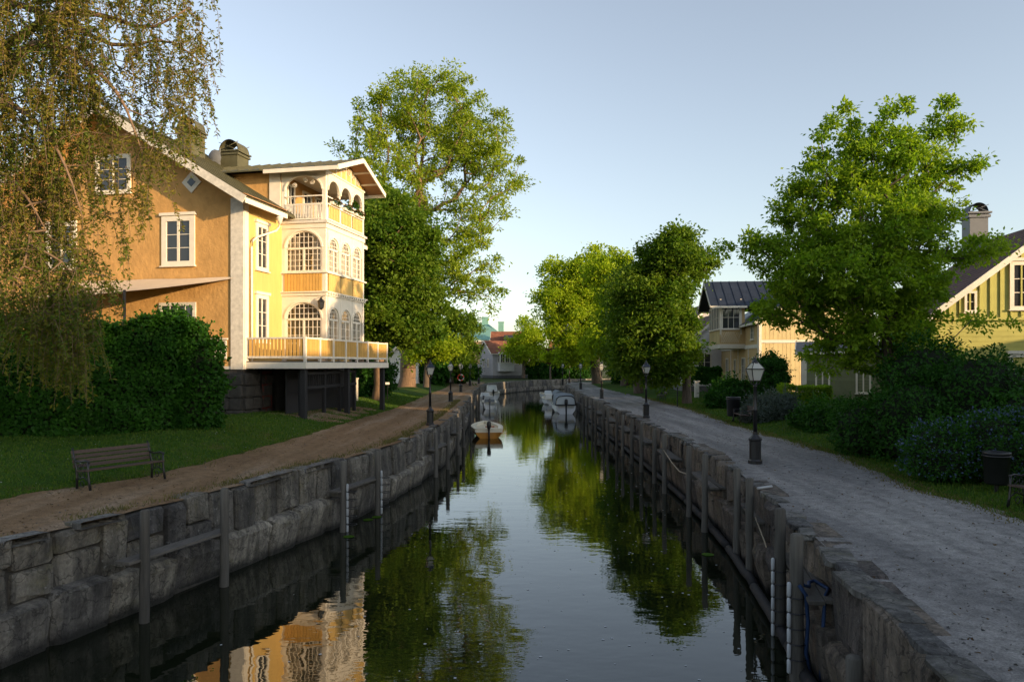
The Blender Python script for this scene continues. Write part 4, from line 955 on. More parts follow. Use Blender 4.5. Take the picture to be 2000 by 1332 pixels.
# ================================================================== FAR HOUSES AT THE BEND
random.seed(41)
fh = frame_house('grey_house', 'grey rendered house with red tiled roof and white glazed oriel at the bend', (-4.1, 152, 0), .35, 9, 9, 5.4, 8.0, 'greyhouse', 'tile_red', 'x', .5, 0, 'plinth')
fo = link('oriel', None, fh); bx('oriel_box', fo, (2.7, -.8, 3.5), (3.2, 1.6, 4.0), 'whitehouse')
for k in range(3): window(fo, lambda s, z, d=0.: Vector((1.15 + s, -1.6 - d, z)), .05 + k * 1.05, 1.0 + k * 1.05, 3.3, 5.2, 2, 2, 'white', cw=.1, panes=False)
window(fo, lambda s, z, d=0.: Vector((1.1 - d, -1.6 + s, z)), .1, 1.5, 3.3, 5.2, 2, 2, 'white', cw=.1, panes=False)
window(fh, NY, 5.0, 6.0, 3.0, 4.8, 1, 2, 'white', cw=.1, panes=False); window(fh, NY, 7.2, 8.0, 3.0, 4.6, 1, 2, 'white', cw=.1, panes=False)
window(fh, NX, 2.5, 3.7, 2.4, 4.2, 2, 2, 'white', cw=.14, panes=False); window(fh, NX, 5.5, 6.5, 2.4, 4.2, 2, 2, 'white', cw=.14, panes=False)
ch_ = thing('copper_roof_house', 'large pale building under a green copper hip roof with small chimneys', 'house', (-26, 205, 0), -.08)
b = MB(); b.box((12, 8, 5), (24, 16, 10)); b.build('wall', 'cream2', ch_)
q = [(-.6, -.6, 10), (24.6, -.6, 10), (24.6, 16.6, 10), (-.6, 16.6, 10)]; ra, rb = (7, 8, 15.2), (18, 8, 15.2)
for f_ in ((q[0], q[1], rb, ra), (q[1], q[2], rb), (q[2], q[3], ra, rb), (q[3], q[0], ra)):
    b = MB(); b.prism(f_, (0, 0, -.25)); b.build('roof', 'copper', ch_)
bx('eaves_band', ch_, (12, -.3, 9.6), (24.8, .5, .5), 'white')
for x, z, w in ((12.5, 15.2, 1.4), (17.5, 15.2, 1.7), (22.5, 13.6, 1.5)): chimney(ch_, (x, 8 if x < 20 else 5), z - 2.4, z + 1.6, w, 1.5, 'copper', False)
frame_house('cream_house', 'small cream house with grey roof beside the copper-roofed building', (-1.2, 232, 0), .1, 9, 9, 9.5, 13.5, 'cream', 'plinth', 'y', .5, 0)
frame_house('cottage', 'low ochre cottage with tiled roof between the hazel and the grey house', (-15.5, 150, 0), .2, 6.5, 8, 3.6, 6.2, 'cream', 'tile_red', 'y', .5, 0)
bk = frame_house('red_roof_house', 'red tiled house with dark dormer between the copper roof and the far tree', (-5.2, 182, 0), -.05, 7.5, 10, 7.2, 11.4, 'brick', 'tile_red', 'x', .5, 0)
bx('dormer', bk, (4.4, 1.4, 9.0), (2.4, 3.0, 2.8), 'roof_dark')
bb = frame_house('brick_house', 'brick house with white eaves band and dark hipped roof behind the lime trees', (9.5, 186, 0), -.1, 16, 12, 9.6, 13.4, 'brick', 'roof_dark', 'x', .5, 0)
bx('eaves_band', bb, (8, -.1, 9.3), (16.1, .2, .8), 'whitehouse'); chimney(bb, (2.5, 4), 11.5, 15.4, 1.8, 1.6, 'terracotta', False)
for k in range(5): window(bb, NY, 1 + k * 3, 2.4 + k * 3, 5.2, 7.6, 2, 2, cw=.15, panes=False)
wh2 = frame_house('garden_shed', 'small white shed with a sunlit gable behind the ash trunk', (-15.9, 90, .4), -.1, 4.2, 5, 3.3, 5.2, 'whitehouse', 'tile_brown', 'y', .4, 0)
boards(wh2, NY, .05, 4.15, .05, 3.2, 16, 'whitehouse', .03, .04)

# ================================================================== PLANTS
def LB(Y, *l):                                            # crown lobes given as (px, py, rx px, ry px, depth offset m, weight)
    out = []
    for px, py, rx, ry, dy, w in l:
        c = D(px, py, Y + dy); out.append((c, rx / FPX * (Y + dy), ry / FPX * (Y + dy), w))
    return out
def tree(name, label, base, fork, r0, lobes, ncl, nleaf, Lf, Wf, clr, mat, seed, bark='bark', group=None, cat='tree', up=.5, shell=.6, extra=(), leafk=1., rtip=.012, parts=('trunk', 'crown'), tmin=None):
    """trunk base->fork points, limbs grown to leaf clumps spread through the crown lobes"""
    global RNG
    RNG = np.random.default_rng(seed); random.seed(seed)
    base = Vector(base); t = thing(name, label, cat, base, 0, group)
    wts = np.array([l[3] * (l[1] * l[1] * l[2]) ** .67 for l in lobes]); wts /= wts.sum()
    C = []
    for l, w in zip(lobes, wts):
        n = max(2, int(round(ncl * w))); u = RNG.random(n) ** (1 / 3); u = (shell * (1 - (1 - u) ** 1.6) + (1 - shell) * u) * RNG.uniform(.88, 1.14, n)
        v = rvec(n) * u[:, None] * np.array([l[1], l[1] * .95, l[2]]); C.append(v + np.array(l[0]))
    C = np.concatenate(C)
    if tmin is not None: C = C[C[:, 2] > tmin]
    # skeleton
    tp = [base] + [Vector(f) for f in fork]; nodes_, par, plen = [np.array(tp[0])], [-1], [0.]
    for a_, b_ in zip(tp, tp[1:]):
        k = max(2, int((b_ - a_).length / 1.0))
        for i in range(1, k + 1):
            q = a_.lerp(b_, i / k); q = np.array(q) + RNG.normal(size=3) * .03 * (0 if i == k else 1); nodes_.append(q); par.append(len(nodes_) - 2); plen.append(plen[-1] + (b_ - a_).length / k)
    nt0 = len(nodes_); start = max(1, int(nt0 * .55)) if len(fork) == 1 else max(1, int(nt0 * .4))
    order = np.argsort(np.linalg.norm(C - nodes_[-1], axis=1)); tipn = []
    total = plen[-1]
    for ci in order:
        c = C[ci]; A = np.array(nodes_[start:]); pl = np.array(plen[start:]); dv = c - A; dist = np.linalg.norm(dv, axis=1)
        cost = dist + .28 * pl + 1.2 * np.maximum(0, (A[:, 2] - c[2])) * .6
        j = int(np.argmin(cost)) + start; L = np.linalg.norm(c - nodes_[j]); k = max(1, int(L / .9)); p0 = nodes_[j]; prev = j
        sag = np.array([0, 0, .10 * L]) * RNG.uniform(-.4, 1)
        for i in range(1, k + 1):
            s = i / k; q = p0 + (c - p0) * s + sag * math.sin(PI * s) + RNG.normal(size=3) * .05 * (L / k) * (0 if i == k else 1)
            nodes_.append(q); par.append(prev); plen.append(plen[prev] + L / k); prev = len(nodes_) - 1
        tipn.append(prev)
    n = len(nodes_); cnt = np.zeros(n); 
    for q in tipn: cnt[q] += 1
    for i in range(n - 1, 0, -1): cnt[par[i]] += cnt[i]
    rad = rtip * np.maximum(cnt, 1) ** .5; k = r0 / max(rad[0], 1e-6); rad = rad * (1 + (k - 1) * np.clip(cnt / cnt[0], 0, 1) ** .55)
    P = np.array(nodes_); rad[0] = rad[0] * 1.25
    ii = np.arange(1, n); pp = np.array(par[1:])
    V, F = tubes_np(P[pp] - np.array(base), P[ii] - np.array(base), np.minimum(rad[pp], np.maximum(rad[ii] * 1.6, rad[pp] * (ii < nt0))), rad[ii], 7)
    link(parts[0], fast_mesh(parts[0], V, F, bark, None, True), t)
    # leaves
    nl = nleaf; cl = RNG.integers(0, len(C), nl); sz = RNG.uniform(.45, 1.5, len(C))
    off = RNG.normal(size=(nl, 3)) * (clr * sz[cl])[:, None] * np.array([.62, .62, .42]); Pl = C[cl] + off
    dr = unit(off) * .7 + rvec(nl) * .8 + np.array([0, 0, -.1]); upv = rvec(nl) * (1 - up) + np.array([0, 0, 1]) * up
    tint = RNG.uniform(0, 1, len(C)); rnd = np.clip(tint[cl] * .55 + RNG.random(nl) * .45, 0, 1)
    ll = Lf * RNG.uniform(.6, 1.3, nl) * leafk
    link(parts[1], leaf_mesh(parts[1], Pl - np.array(base), dr, upv, ll, ll * Wf * RNG.uniform(.8, 1.2, nl), mat, rnd), t)
    return t
# --- the big ash beside the yellow house
Y = 76
tree('ash_tree', 'very tall light green ash with open branching behind the yellow house', D(795, 757, Y), [D(800, 660, Y), D(818, 480, Y), D(822, 400, Y)], .85,
     LB(Y, (835, 215, 105, 75, 0, 1), (745, 235, 70, 55, -2, .8), (930, 265, 75, 75, 1, .9), (700, 305, 50, 45, 0, .6), (975, 345, 50, 60, -1, .6), (860, 320, 95, 80, 2, .9), (760, 340, 75, 60, -3, .8), (1000, 375, 28, 22, 0, .4), (930, 425, 65, 55, -2, .8), (915, 520, 62, 70, -3, 1), (955, 580, 28, 35, -3, .6), (860, 500, 60, 70, -3, .9), (800, 430, 70, 70, 0, .5)),
     560, 50000, .37, .42, .62, 'leaf_ash', 3, 'bark_red', up=.4, shell=.35, rtip=.02)
Y = 50.5
tree('maple_tree', 'dense dark green maple pressed against the yellow house', D(738, 782, Y), [D(742, 640, Y), D(760, 520, Y)], .36,
     LB(Y, (765, 480, 75, 85, 0, 1), (800, 560, 75, 70, 0, 1), (745, 560, 60, 90, 1, 1), (735, 420, 50, 50, 2, .8), (810, 470, 45, 55, 0, .8), (770, 630, 70, 50, -1, 1), (840, 610, 45, 45, 0, .8), (730, 640, 40, 50, 1, .7)),
     460, 66000, .27, .7, .56, 'leaf_dark', 4, 'bark_red', up=.5, shell=.75)
tree('young_tree', 'small bushy tree with yellow-green tufts on a short grey trunk beside the path', D(833, 756, 72), [D(836, 700, 72), D(842, 670, 72)], .3,
     LB(72, (840, 665, 40, 28, 0, 1), (865, 680, 28, 22, -1, 1), (822, 690, 25, 18, 0, .8)), 70, 8000, .3, .6, .7, 'leaf_lime', 5, up=.5)
tree('hazel_tree', 'dark rounded tree behind the row of lamp posts', D(880, 748, 98), [D(882, 700, 98), D(885, 670, 98)], .35,
     LB(98, (895, 650, 42, 38, 0, 1), (870, 690, 45, 35, 0, 1), (905, 690, 32, 38, -1, 1), (845, 690, 35, 30, 3, .8), (880, 625, 25, 22, 0, .7)), 150, 16000, .4, .6, .9, 'leaf_dark', 6, up=.5, shell=.7)
# --- chestnut and limes of the other bank
Y = 52.5
tree('chestnut_tree', 'dense dark chestnut with rounded crown on a slim trunk beside the oriel house', D(1341, 792, Y), [D(1340, 720, Y), D(1325, 640, Y), D(1315, 560, Y)], .32,
     LB(Y, (1330, 505, 58, 54, 0, 1), (1290, 520, 48, 48, 1, .9), (1245, 575, 46, 62, 0, 1), (1290, 600, 50, 60, -1, .9), (1225, 700, 30, 30, 0, .6), (1290, 725, 60, 22, 0, .7), (1318, 588, 44, 62, 0, .9), (1285, 660, 72, 60, -1, 1), (1312, 684, 46, 42, 0, .9), (1240, 650, 38, 45, 0, .7), (1370, 510, 30, 34, 1, .6)),
     480, 72000, .27, .65, .58, 'leaf_dark', 8, 'bark', up=.55, shell=.75)
Y = 108
tree('lime_tree', 'bright yellow-green lime at the bend, crown hanging over the water', D(1166, 750, Y), [D(1160, 690, Y), D(1150, 600, Y)], .7,
     LB(Y, (1105, 545, 42, 42, 0, 1), (1150, 560, 45, 62, 0, 1), (1085, 595, 38, 32, -2, .9), (1125, 640, 60, 50, -1, 1), (1160, 520, 38, 32, 1, .8), (1165, 650, 45, 45, 0, .9), (1110, 690, 45, 25, -1, .8)),
     420, 52000, .44, .6, .85, 'leaf_lime', 9, 'bark', up=.5, shell=.65)
Y = 92
tree('lime_tree', 'yellow-green lime on a pale forked trunk, second from the white house', D(1219, 757, Y), [D(1220, 710, Y), D(1215, 620, Y)], .5,
     LB(Y, (1195, 530, 40, 42, 0, 1), (1215, 600, 50, 60, 0, 1), (1190, 660, 48, 45, -1, .9), (1235, 670, 42, 42, 0, .8)), 300, 38000, .4, .6, .8, 'leaf_lime', 10, 'bark', up=.5, shell=.7)
Y = 70
tree('lime_tree', 'darker lime on a leaning grey trunk beside the white house', D(1247, 768, Y), [D(1243, 715, Y), D(1250, 640, Y)], .42,
     LB(Y, (1225, 600, 40, 60, 0, 1), (1260, 640, 50, 60, 1, 1), (1235, 690, 48, 35, 0, .8)), 240, 32000, .35, .62, .7, 'leaf_dark', 12, 'bark', up=.5, shell=.7)
tree('birch_tree', 'small sunlit yellow-green tree in front of the brick house at the bend', D(1022, 738, 147), [D(1023, 715, 147), D(1025, 670, 147)], .35,
     LB(147, (1028, 655, 26, 30, 0, 1), (1015, 680, 24, 24, 0, 1), (1040, 685, 26, 26, 0, 1), (1050, 655, 10, 14, 0, .5)), 110, 12000, .5, .6, 1.0, 'leaf_lime', 13, up=.5, shell=.7)
tree('pollard_tree', 'small bronze-leaved pollard on a bare pale stem at the bend', D(1075, 740, 140), [D(1075, 715, 140), D(1076, 700, 140)], .16, LB(140, (1076, 694, 14, 11, 0, 1)), 30, 2500, .4, .6, .6, 'leaf_red', 14)
# --- the fresh oak in front of the yellow-green house
Y = 24.5
tree('oak_tree', 'fresh green oak with ragged upright twigs in front of the yellow-green house', D(1735, 905, Y), [D(1738, 760, Y), D(1730, 640, Y), D(1722, 520, Y)], .17,
     LB(Y, (1720, 330, 85, 75, 0, 1), (1662, 280, 32, 52, .5, .7), (1735, 255, 24, 40, 0, .6), (1775, 275, 32, 38, -.5, .6), (1840, 265, 28, 42, .5, .7), (1850, 330, 45, 40, 0, .8), (1620, 360, 65, 45, 0, .9), (1570, 420, 55, 40, 0, .9), (1540, 500, 75, 40, .3, 1), (1440, 490, 40, 12, .5, .25), (1600, 290, 18, 22, 0, .3), (1700, 450, 110, 75, -.8, 1.1), (1795, 430, 68, 55, 0, 1), (1742, 205, 9, 26, 0, 1.6), (1772, 220, 8, 20, 0, 1.4), (1652, 212, 8, 22, 0, 1.4), (1850, 208, 10, 22, 0, 1.6), (1882, 245, 22, 10, 0, 1.2), (1888, 322, 24, 13, 0, 1.2), (1588, 310, 14, 24, 0, 1.2), (1602, 268, 12, 14, 0, 1.2), (1540, 375, 14, 20, 0, 1.1), (1470, 470, 30, 12, 0, 1.0), (1415, 488, 14, 6, .5, 1.0), (1630, 240, 14, 18, 0, 1.0), (1640, 540, 120, 62, -1, 1.2), (1762, 545, 88, 60, -.5, 1.2), (1900, 488, 72, 26, .5, .7), (1540, 590, 75, 45, 0, 1), (1690, 630, 110, 55, 0, 1), (1800, 632, 50, 33, 0, .7), (1920, 630, 50, 16, .3, .3), (1640, 700, 60, 35, .5, .7), (1780, 700, 80, 40, 0, .8)),
     980, 88000, .155, .5, .25, 'leaf_oak', 15, 'bark', up=.45, shell=.3, rtip=.007)

# --- weeping tree at the left: long hanging strands
RNG = np.random.default_rng(55); random.seed(55)
wb = Vector((-15.8, 20.5, .35)); wt_ = thing('weeping_birch', 'weeping tree with golden hanging strands in front of the ochre gable and hedge', 'tree', wb)
tr = MB(); tr.tube([(0, 0, -.2), (.1, 0, 2), (.3, -.1, 5), (.5, -.2, 8), (.6, -.2, 11), (.7, -.2, 14)], [.42, .36, .32, .28, .2, .1], 10); tr.build('trunk', 'bark', wt_, True)
limbs = []
def limb(pts, r0, r1):
    pts = [Vector(p) for p in pts]; n = 14; out = []
    for i in range(n + 1):                               # Catmull-like smooth through px points
        t = i / n * (len(pts) - 1); k = min(int(t), len(pts) - 2); f = t - k
        p0, p1, p2, p3 = pts[max(k - 1, 0)], pts[k], pts[k + 1], pts[min(k + 2, len(pts) - 1)]
        out.append(.5 * ((2 * p1) + (p2 - p0) * f + (2 * p0 - 5 * p1 + 4 * p2 - p3) * f * f + (3 * p1 - p0 - 3 * p2 + p3) * f ** 3))
    rr = [r0 + (r1 - r0) * i / n for i in range(n + 1)]
    o = MB(); o.tube([p - wb for p in out], rr, 7); o.build('limb', 'bark_red', wt_, True); limbs.append(out); return out
limb([D(-70, 150, 20.3), D(0, 98, 20), D(55, 62, 19.6), D(110, 28, 19.3), D(200, 30, 19), D(290, 55, 18.6), D(370, 15, 18.4)], .16, .02)
limb([D(-75, 190, 20.3), D(0, 145, 19.6), D(60, 90, 19), D(120, 92, 18.6), D(190, 140, 18.2), D(240, 200, 18), D(275, 290, 18)], .15, .015)
limb([D(-75, 120, 20.4), D(10, 15, 20), D(60, 18, 19.5), D(150, 55, 19), D(230, 90, 19), D(330, 80, 19), D(400, 130, 19)], .12, .012)
limb([D(-80, 260, 20.4), D(-10, 200, 19.5), D(40, 215, 18.6), D(90, 260, 18), D(130, 330, 17.6), D(160, 420, 17.5)], .1, .012)
limb([D(-70, 60, 20.4), D(40, -70, 20.4), D(150, -130, 20), D(260, -100, 19.6), D(340, -20, 19.3)], .14, .02)
limb([D(-75, 340, 20.4), D(-20, 330, 19.5), D(40, 370, 18.4), D(90, 450, 17.8)], .08, .012)
botx = [0, 40, 90, 150, 190, 230, 260, 285, 310, 335, 365, 405]; boty = [640, 690, 760, 765, 650, 590, 500, 425, 385, 350, 300, 235]
TG = []                                                    # hang points spread through the crown, denser to the trunk side
while len(TG) < 560:
    px = RNG.uniform(-30, 408) if RNG.random() < .55 else RNG.uniform(-30, 180); yb = float(np.interp(px, botx, boty)); py = RNG.uniform(-90, yb - 25)
    if px > 320 and RNG.random() < .35: continue
    if px > 150 and 215 < py < 560 and RNG.random() < .3: continue
    if py > 420 and RNG.random() < .45: continue
    f = min(1, max(0, (py - 380) / 150)); TG.append(np.array(D(px, py, RNG.uniform(17.6, 20.6) * (1 - f) + RNG.uniform(16.8, 18.8) * f)))
for k in range(34): TG.append(np.array(D(RNG.normal(112, 34), RNG.uniform(520, 690), RNG.uniform(16.6, 17.8))))
nodes_, par, plen = [], [], []
for l in limbs:
    for i, p in enumerate(l): nodes_.append(np.array(p)); par.append(-1 if i == 0 else len(nodes_) - 2); plen.append(i * .35)
nl0 = len(nodes_); TG = sorted(TG, key=lambda c: np.min(np.linalg.norm(np.array(nodes_[:nl0]) - c, axis=1))); tips = []
for c in TG:
    A = np.array(nodes_); dv = c - A; dist = np.linalg.norm(dv, axis=1); cost = dist + .12 * np.array(plen) + 1.5 * np.maximum(0, c[2] - A[:, 2] - .3)
    j = int(np.argmin(cost)); L = dist[j]; k = max(1, int(L / .35)); p0 = nodes_[j]; prev = j
    for i in range(1, k + 1):
        t_ = i / k; q = p0 + (c - p0) * np.array([t_ ** .75, t_ ** .85, t_ ** 1.35]) + RNG.normal(size=3) * .02
        if i == k: q = c
        nodes_.append(q); par.append(prev); plen.append(plen[prev] + L / k); prev = len(nodes_) - 1
    tips.append(prev)
n = len(nodes_); cnt = np.zeros(n)
for q in tips: cnt[q] += 1
for i in range(n - 1, -1, -1):
    if par[i] >= 0: cnt[par[i]] += cnt[i]
PN = np.array(nodes_); ii = np.arange(nl0, n); pp = np.array(par)[ii]; rad = .0045 * np.maximum(cnt, 1) ** .55
V, F = tubes_np(PN[pp] - np.array(wb), PN[ii] - np.array(wb), rad[pp].clip(0, .03), rad[ii].clip(0, .03), 4); kind(link('branches', fast_mesh('branches', V, F, 'twig'), wt_), 'stuff')
P0, P1, LP, LD, LR = [], [], [], [], []
for c in TG:
    tone = RNG.random() * (.35 if c[2] < 6.2 else 1)
    for k in range(RNG.integers(3, 6)):
        Ls = RNG.gamma(3., .28) * (1.35 if c[2] < 5 else 1); px = 1000 + c[0] / c[1] * FPX; yb = float(np.interp(px, botx, boty)); zb = CAMH - (yb - HOR) / FPX * c[1]; Ls = min(Ls, max(.25, c[2] - zb + RNG.normal() * .12)); Ls = max(.15, Ls)
        off = RNG.normal(size=3) * .13; dx, dy = RNG.normal() * .28, RNG.normal() * .22; m_ = max(3, int(Ls / .16)); prev = c + off * .2
        for i in range(1, m_ + 1):
            t_ = i / m_; q = c + off * min(1, t_ * 3) + np.array([dx * Ls * t_ ** .6, dy * Ls * t_ ** .6, .08 * math.sin(t_ * 3) - Ls * t_ ** 1.3]); P0.append(prev); P1.append(q)
            nl = max(3, int(np.linalg.norm(q - prev) * 30)); f = RNG.random(nl)[:, None]; LP.append(prev + (q - prev) * f + RNG.normal(size=(nl, 3)) * .018)
            a = RNG.random(nl) * 2 * PI; LD.append(np.stack([np.cos(a), np.sin(a), -.5 + RNG.normal(size=nl) * .6], 1)); LR.append(np.clip(tone * .55 + RNG.random(nl) * .45, 0, 1)); prev = q
P0, P1, LP, LD, LR = map(np.array, (P0, P1, np.concatenate(LP), np.concatenate(LD), np.concatenate(LR)))
V, F = tubes_np(P0 - np.array(wb), P1 - np.array(wb), np.full(len(P0), .0065), np.full(len(P0), .005), 3)
kind(link('hanging_twigs', fast_mesh('hanging_twigs', V, F, 'twig'), wt_), 'stuff')
nl = len(LP); ll = RNG.uniform(.085, .15, nl)
link('crown', leaf_mesh('crown', LP - np.array(wb), LD, rvec(nl) * .8 + np.array([.3, -.25, .4]), ll, ll * .38, 'leaf_willow', LR), wt_)

def shoots(t, P, Nn, bb_, k, L0, Lf, Wf, mat):
    ok = np.nonzero(Nn[:, 2] > -.1)[0]; ids = RNG.choice(ok, min(k, len(ok)), False); pp, dd, rr_ = [], [], []
    for i in ids:
        d = Nn[i] * .8 + np.array([0, 0, .7]) + RNG.normal(size=3) * .3; d /= np.linalg.norm(d); L = L0 * RNG.uniform(.4, 1.2); m_ = max(4, int(L / Lf * 2.6)); f = np.linspace(0, 1, m_)[:, None]
        pp.append(P[i] + d * L * f + np.array([0, 0, -.15 * L]) * f ** 2); dd.append(d * .5 + rvec(m_) * .9); rr_.append(np.clip(.5 + RNG.random(m_) * .5, 0, 1))
    pp, dd, rr_ = map(np.concatenate, (pp, dd, rr_)); n = len(pp); ll = Lf * RNG.uniform(.7, 1.2, n)
    kind(link('shoots', leaf_mesh('shoots', pp - bb_, dd, rvec(n) * .6 + np.array([0, 0, .7]), ll, ll * Wf, mat, rr_), t), 'stuff')
def shrub(name, label, lobes, nleaf, Lf, Wf, mat, seed, cat='shrub', core=True, up=.35, extra=None, group=None, flat=0., zmin=0.05, dens=.85):
    """leafy body built from ellipsoid lobes (centre, rx, ry, rz)"""
    global RNG
    RNG = np.random.default_rng(seed)
    lo = [(np.array(c, float), np.array(r_, float)) for c, *r_ in [(l[0], *l[1:]) for l in lobes]]
    base = Vector((float(np.mean([c[0] for c, _ in lo])), float(np.mean([c[1] for c, _ in lo])), zmin - .05)); bb_ = np.array(base)
    t = thing(name, label, cat, base, 0, group)
    area = np.array([(r_[0] * r_[1] + r_[0] * r_[2] + r_[1] * r_[2]) for _, r_ in lo]); area /= area.sum(); Ps, Ns = [], []
    for (c, r_), w in zip(lo, area):
        n = int(nleaf * w); v = rvec(n); s = 1 - np.abs(RNG.normal(size=n)) * .13; bumps = 1 + .1 * np.sin(v[:, 0] * 9 + c[0] * 3) * np.sin(v[:, 1] * 8) + .09 * np.sin(v[:, 2] * 11 + c[1])
        p = c + v * r_ * (s * bumps)[:, None]; Ps.append(p); Ns.append(unit(v / r_))
    P = np.concatenate(Ps); Nn = np.concatenate(Ns); keep = P[:, 2] > zmin; P, Nn = P[keep], Nn[keep]
    n = len(P); dr = unit(Nn * .5 + rvec(n) * .8 + np.array([0, 0, -.25])); upv = Nn * .8 + rvec(n) * .5 + np.array([0, 0, up])
    clump = .5 + .5 * np.sin(P[:, 0] * 4.1 + 1) * np.sin(P[:, 1] * 3.7) * np.sin(P[:, 2] * 5.3)
    ll = Lf * RNG.uniform(.6, 1.35, n); rnd = np.clip(.5 * clump + .5 * RNG.random(n), 0, 1)
    link('foliage', leaf_mesh('foliage', P - bb_, dr, upv, ll, ll * Wf, mat, rnd), t)
    if n > 3000: shoots(t, P, Nn, bb_, 90 + n // 250, .45 + Lf, Lf, Wf, mat)
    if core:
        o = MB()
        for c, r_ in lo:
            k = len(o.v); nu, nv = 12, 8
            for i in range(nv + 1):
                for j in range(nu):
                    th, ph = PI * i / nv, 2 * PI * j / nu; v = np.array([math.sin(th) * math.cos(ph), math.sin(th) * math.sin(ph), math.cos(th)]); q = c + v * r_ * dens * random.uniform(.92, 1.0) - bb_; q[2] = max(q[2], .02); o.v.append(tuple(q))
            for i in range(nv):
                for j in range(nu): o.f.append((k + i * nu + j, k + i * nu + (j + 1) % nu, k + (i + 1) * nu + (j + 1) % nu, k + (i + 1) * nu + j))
        o.build('dark_core', 'hedgecore', t)  # solid dark filler in place of the shaded inside of the shrub
    if extra:
        m2, ne, L2, W2 = extra; ids = RNG.integers(0, n, ne); ids = ids[Nn[ids][:, 2] > -.5]; k = len(ids)
        q = P[ids] + Nn[ids] * .06; l2 = L2 * RNG.uniform(.6, 1.3, k)
        link('blossom', leaf_mesh('blossom', q - bb_, rvec(k) * .6 + Nn[ids], Nn[ids] + rvec(k) * .4, l2, l2 * W2, m2, RNG.random(k)), t)
    return t
def hedge(name, label, A, B, th, z0, z1, nleaf, Lf, mat, seed, wav=.12, cat='hedge'):
    """clipped hedge running A-B (2D), th thick"""
    global RNG
    RNG = np.random.default_rng(seed); A, B = np.array(A, float), np.array(B, float); d = B - A; L = np.linalg.norm(d); d /= L; nr = np.array([d[1], -d[0]])
    base = Vector((A[0], A[1], z0)); t = thing(name, label, cat, base); bb_ = np.array(base)
    H = z1 - z0; w = np.array([L * H, L * th, th * H, th * H]); cum = w / w.sum(); n = nleaf; f = RNG.choice(4, n, p=cum)
    s = RNG.random(n) * L; h = RNG.random(n) * H; q = (RNG.random(n) - .5) * th
    Nn = np.zeros((n, 3))
    m_ = f == 0; q[m_] = th / 2; Nn[m_] = (nr[0], nr[1], .15)
    m_ = f == 1; h[m_] = H; Nn[m_] = (0, 0, 1)
    m_ = f == 2; s[m_] = L; Nn[m_] = (d[0], d[1], .15)
    m_ = f == 3; s[m_] = 0; Nn[m_] = (-d[0], -d[1], .15)
    rr = .55; ex = np.maximum(0, h - (H - rr)); q = np.where((f == 0), q - rr * (1 - np.sqrt(np.maximum(0, 1 - (ex / rr) ** 2))) * .7, q)     # rounded shoulder
    er = np.maximum(0, s - (L - .7)); q = np.where(f == 0, q - .7 * (1 - np.sqrt(np.maximum(0, 1 - (er / .7) ** 2))) * .8, q)
    bm = wav * (np.sin(s * 2.1 + h * 1.3) + np.sin(s * 4.7 - h * 3.1) * .7 + np.sin(h * 5.3 + s) * .6); dep = -np.abs(RNG.normal(size=n)) * .12
    P = np.stack([A[0] + d[0] * s + nr[0] * q, A[1] + d[1] * s + nr[1] * q, z0 + h], 1) + unit(Nn) * (bm + dep)[:, None]
    dr = unit(Nn * .45 + rvec(n) * .7 + np.array([0, 0, -.45])); upv = Nn + rvec(n) * .45 + np.array([0, 0, .35]); ll = Lf * RNG.uniform(.6, 1.3, n)
    clump = .5 + .5 * np.sin(P[:, 0] * 3.1) * np.sin(P[:, 2] * 3.7 + 1) 
    link('foliage', leaf_mesh('foliage', P - bb_, dr, upv, ll, ll * .72, mat, np.clip(.45 * clump + .55 * RNG.random(n), 0, 1)), t)
    shoots(t, P, unit(Nn), bb_, n // 120, .35 if n > 20000 else .12, Lf, .72, mat)
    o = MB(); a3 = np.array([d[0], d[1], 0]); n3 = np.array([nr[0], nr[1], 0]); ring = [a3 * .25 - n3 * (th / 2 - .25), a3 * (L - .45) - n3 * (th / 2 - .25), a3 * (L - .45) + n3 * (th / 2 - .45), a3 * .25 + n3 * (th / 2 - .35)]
    o.hexa([v + np.array([0, 0, .0]) for v in ring], [v + np.array([0, 0, H - .4]) for v in ring]); o.build('dark_core', 'hedgecore', t)  # solid block, its dark colour stands in for shade inside the hedge
    return t
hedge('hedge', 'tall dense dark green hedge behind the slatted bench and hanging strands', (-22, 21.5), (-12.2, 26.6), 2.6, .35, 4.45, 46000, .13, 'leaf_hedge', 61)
GS = lambda px, py, Y, r_, ry_=None, rz2=None: (tuple(D(px, py, Y)), r_, ry_ or r_, rz2 or r_)
shrub('hedge_end', 'leafy rounded hazel bush ending the tall hedge beside the stone foundation', [((-12.0, 27.0, 2.2), 1.15, 1.2, 2.3), ((-12.9, 27.2, 3.6), 1.3, 1.2, 1.3)], 14000, .15, .75, 'leaf_hedge', 62, zmin=.4)
# right bank shrubs
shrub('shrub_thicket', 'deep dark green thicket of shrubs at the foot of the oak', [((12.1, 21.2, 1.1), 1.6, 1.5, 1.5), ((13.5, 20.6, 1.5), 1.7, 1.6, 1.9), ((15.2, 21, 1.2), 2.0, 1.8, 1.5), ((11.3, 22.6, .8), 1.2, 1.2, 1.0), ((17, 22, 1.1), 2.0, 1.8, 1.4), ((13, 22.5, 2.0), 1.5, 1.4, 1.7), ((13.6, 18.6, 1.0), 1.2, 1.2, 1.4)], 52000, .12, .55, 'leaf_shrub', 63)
shrub('blossom_shrub', 'low shrub covered in pale blue blossom beside the black litter bin', [((10.6, 17.6, .65), .95, .9, .85), ((11.6, 17.3, .8), 1.0, .9, .95), ((12.7, 17.4, .85), 1.1, 1.0, 1.0)], 20000, .085, .5, 'leaf_shrub', 64, extra=('petal', 4200, .06, .8))
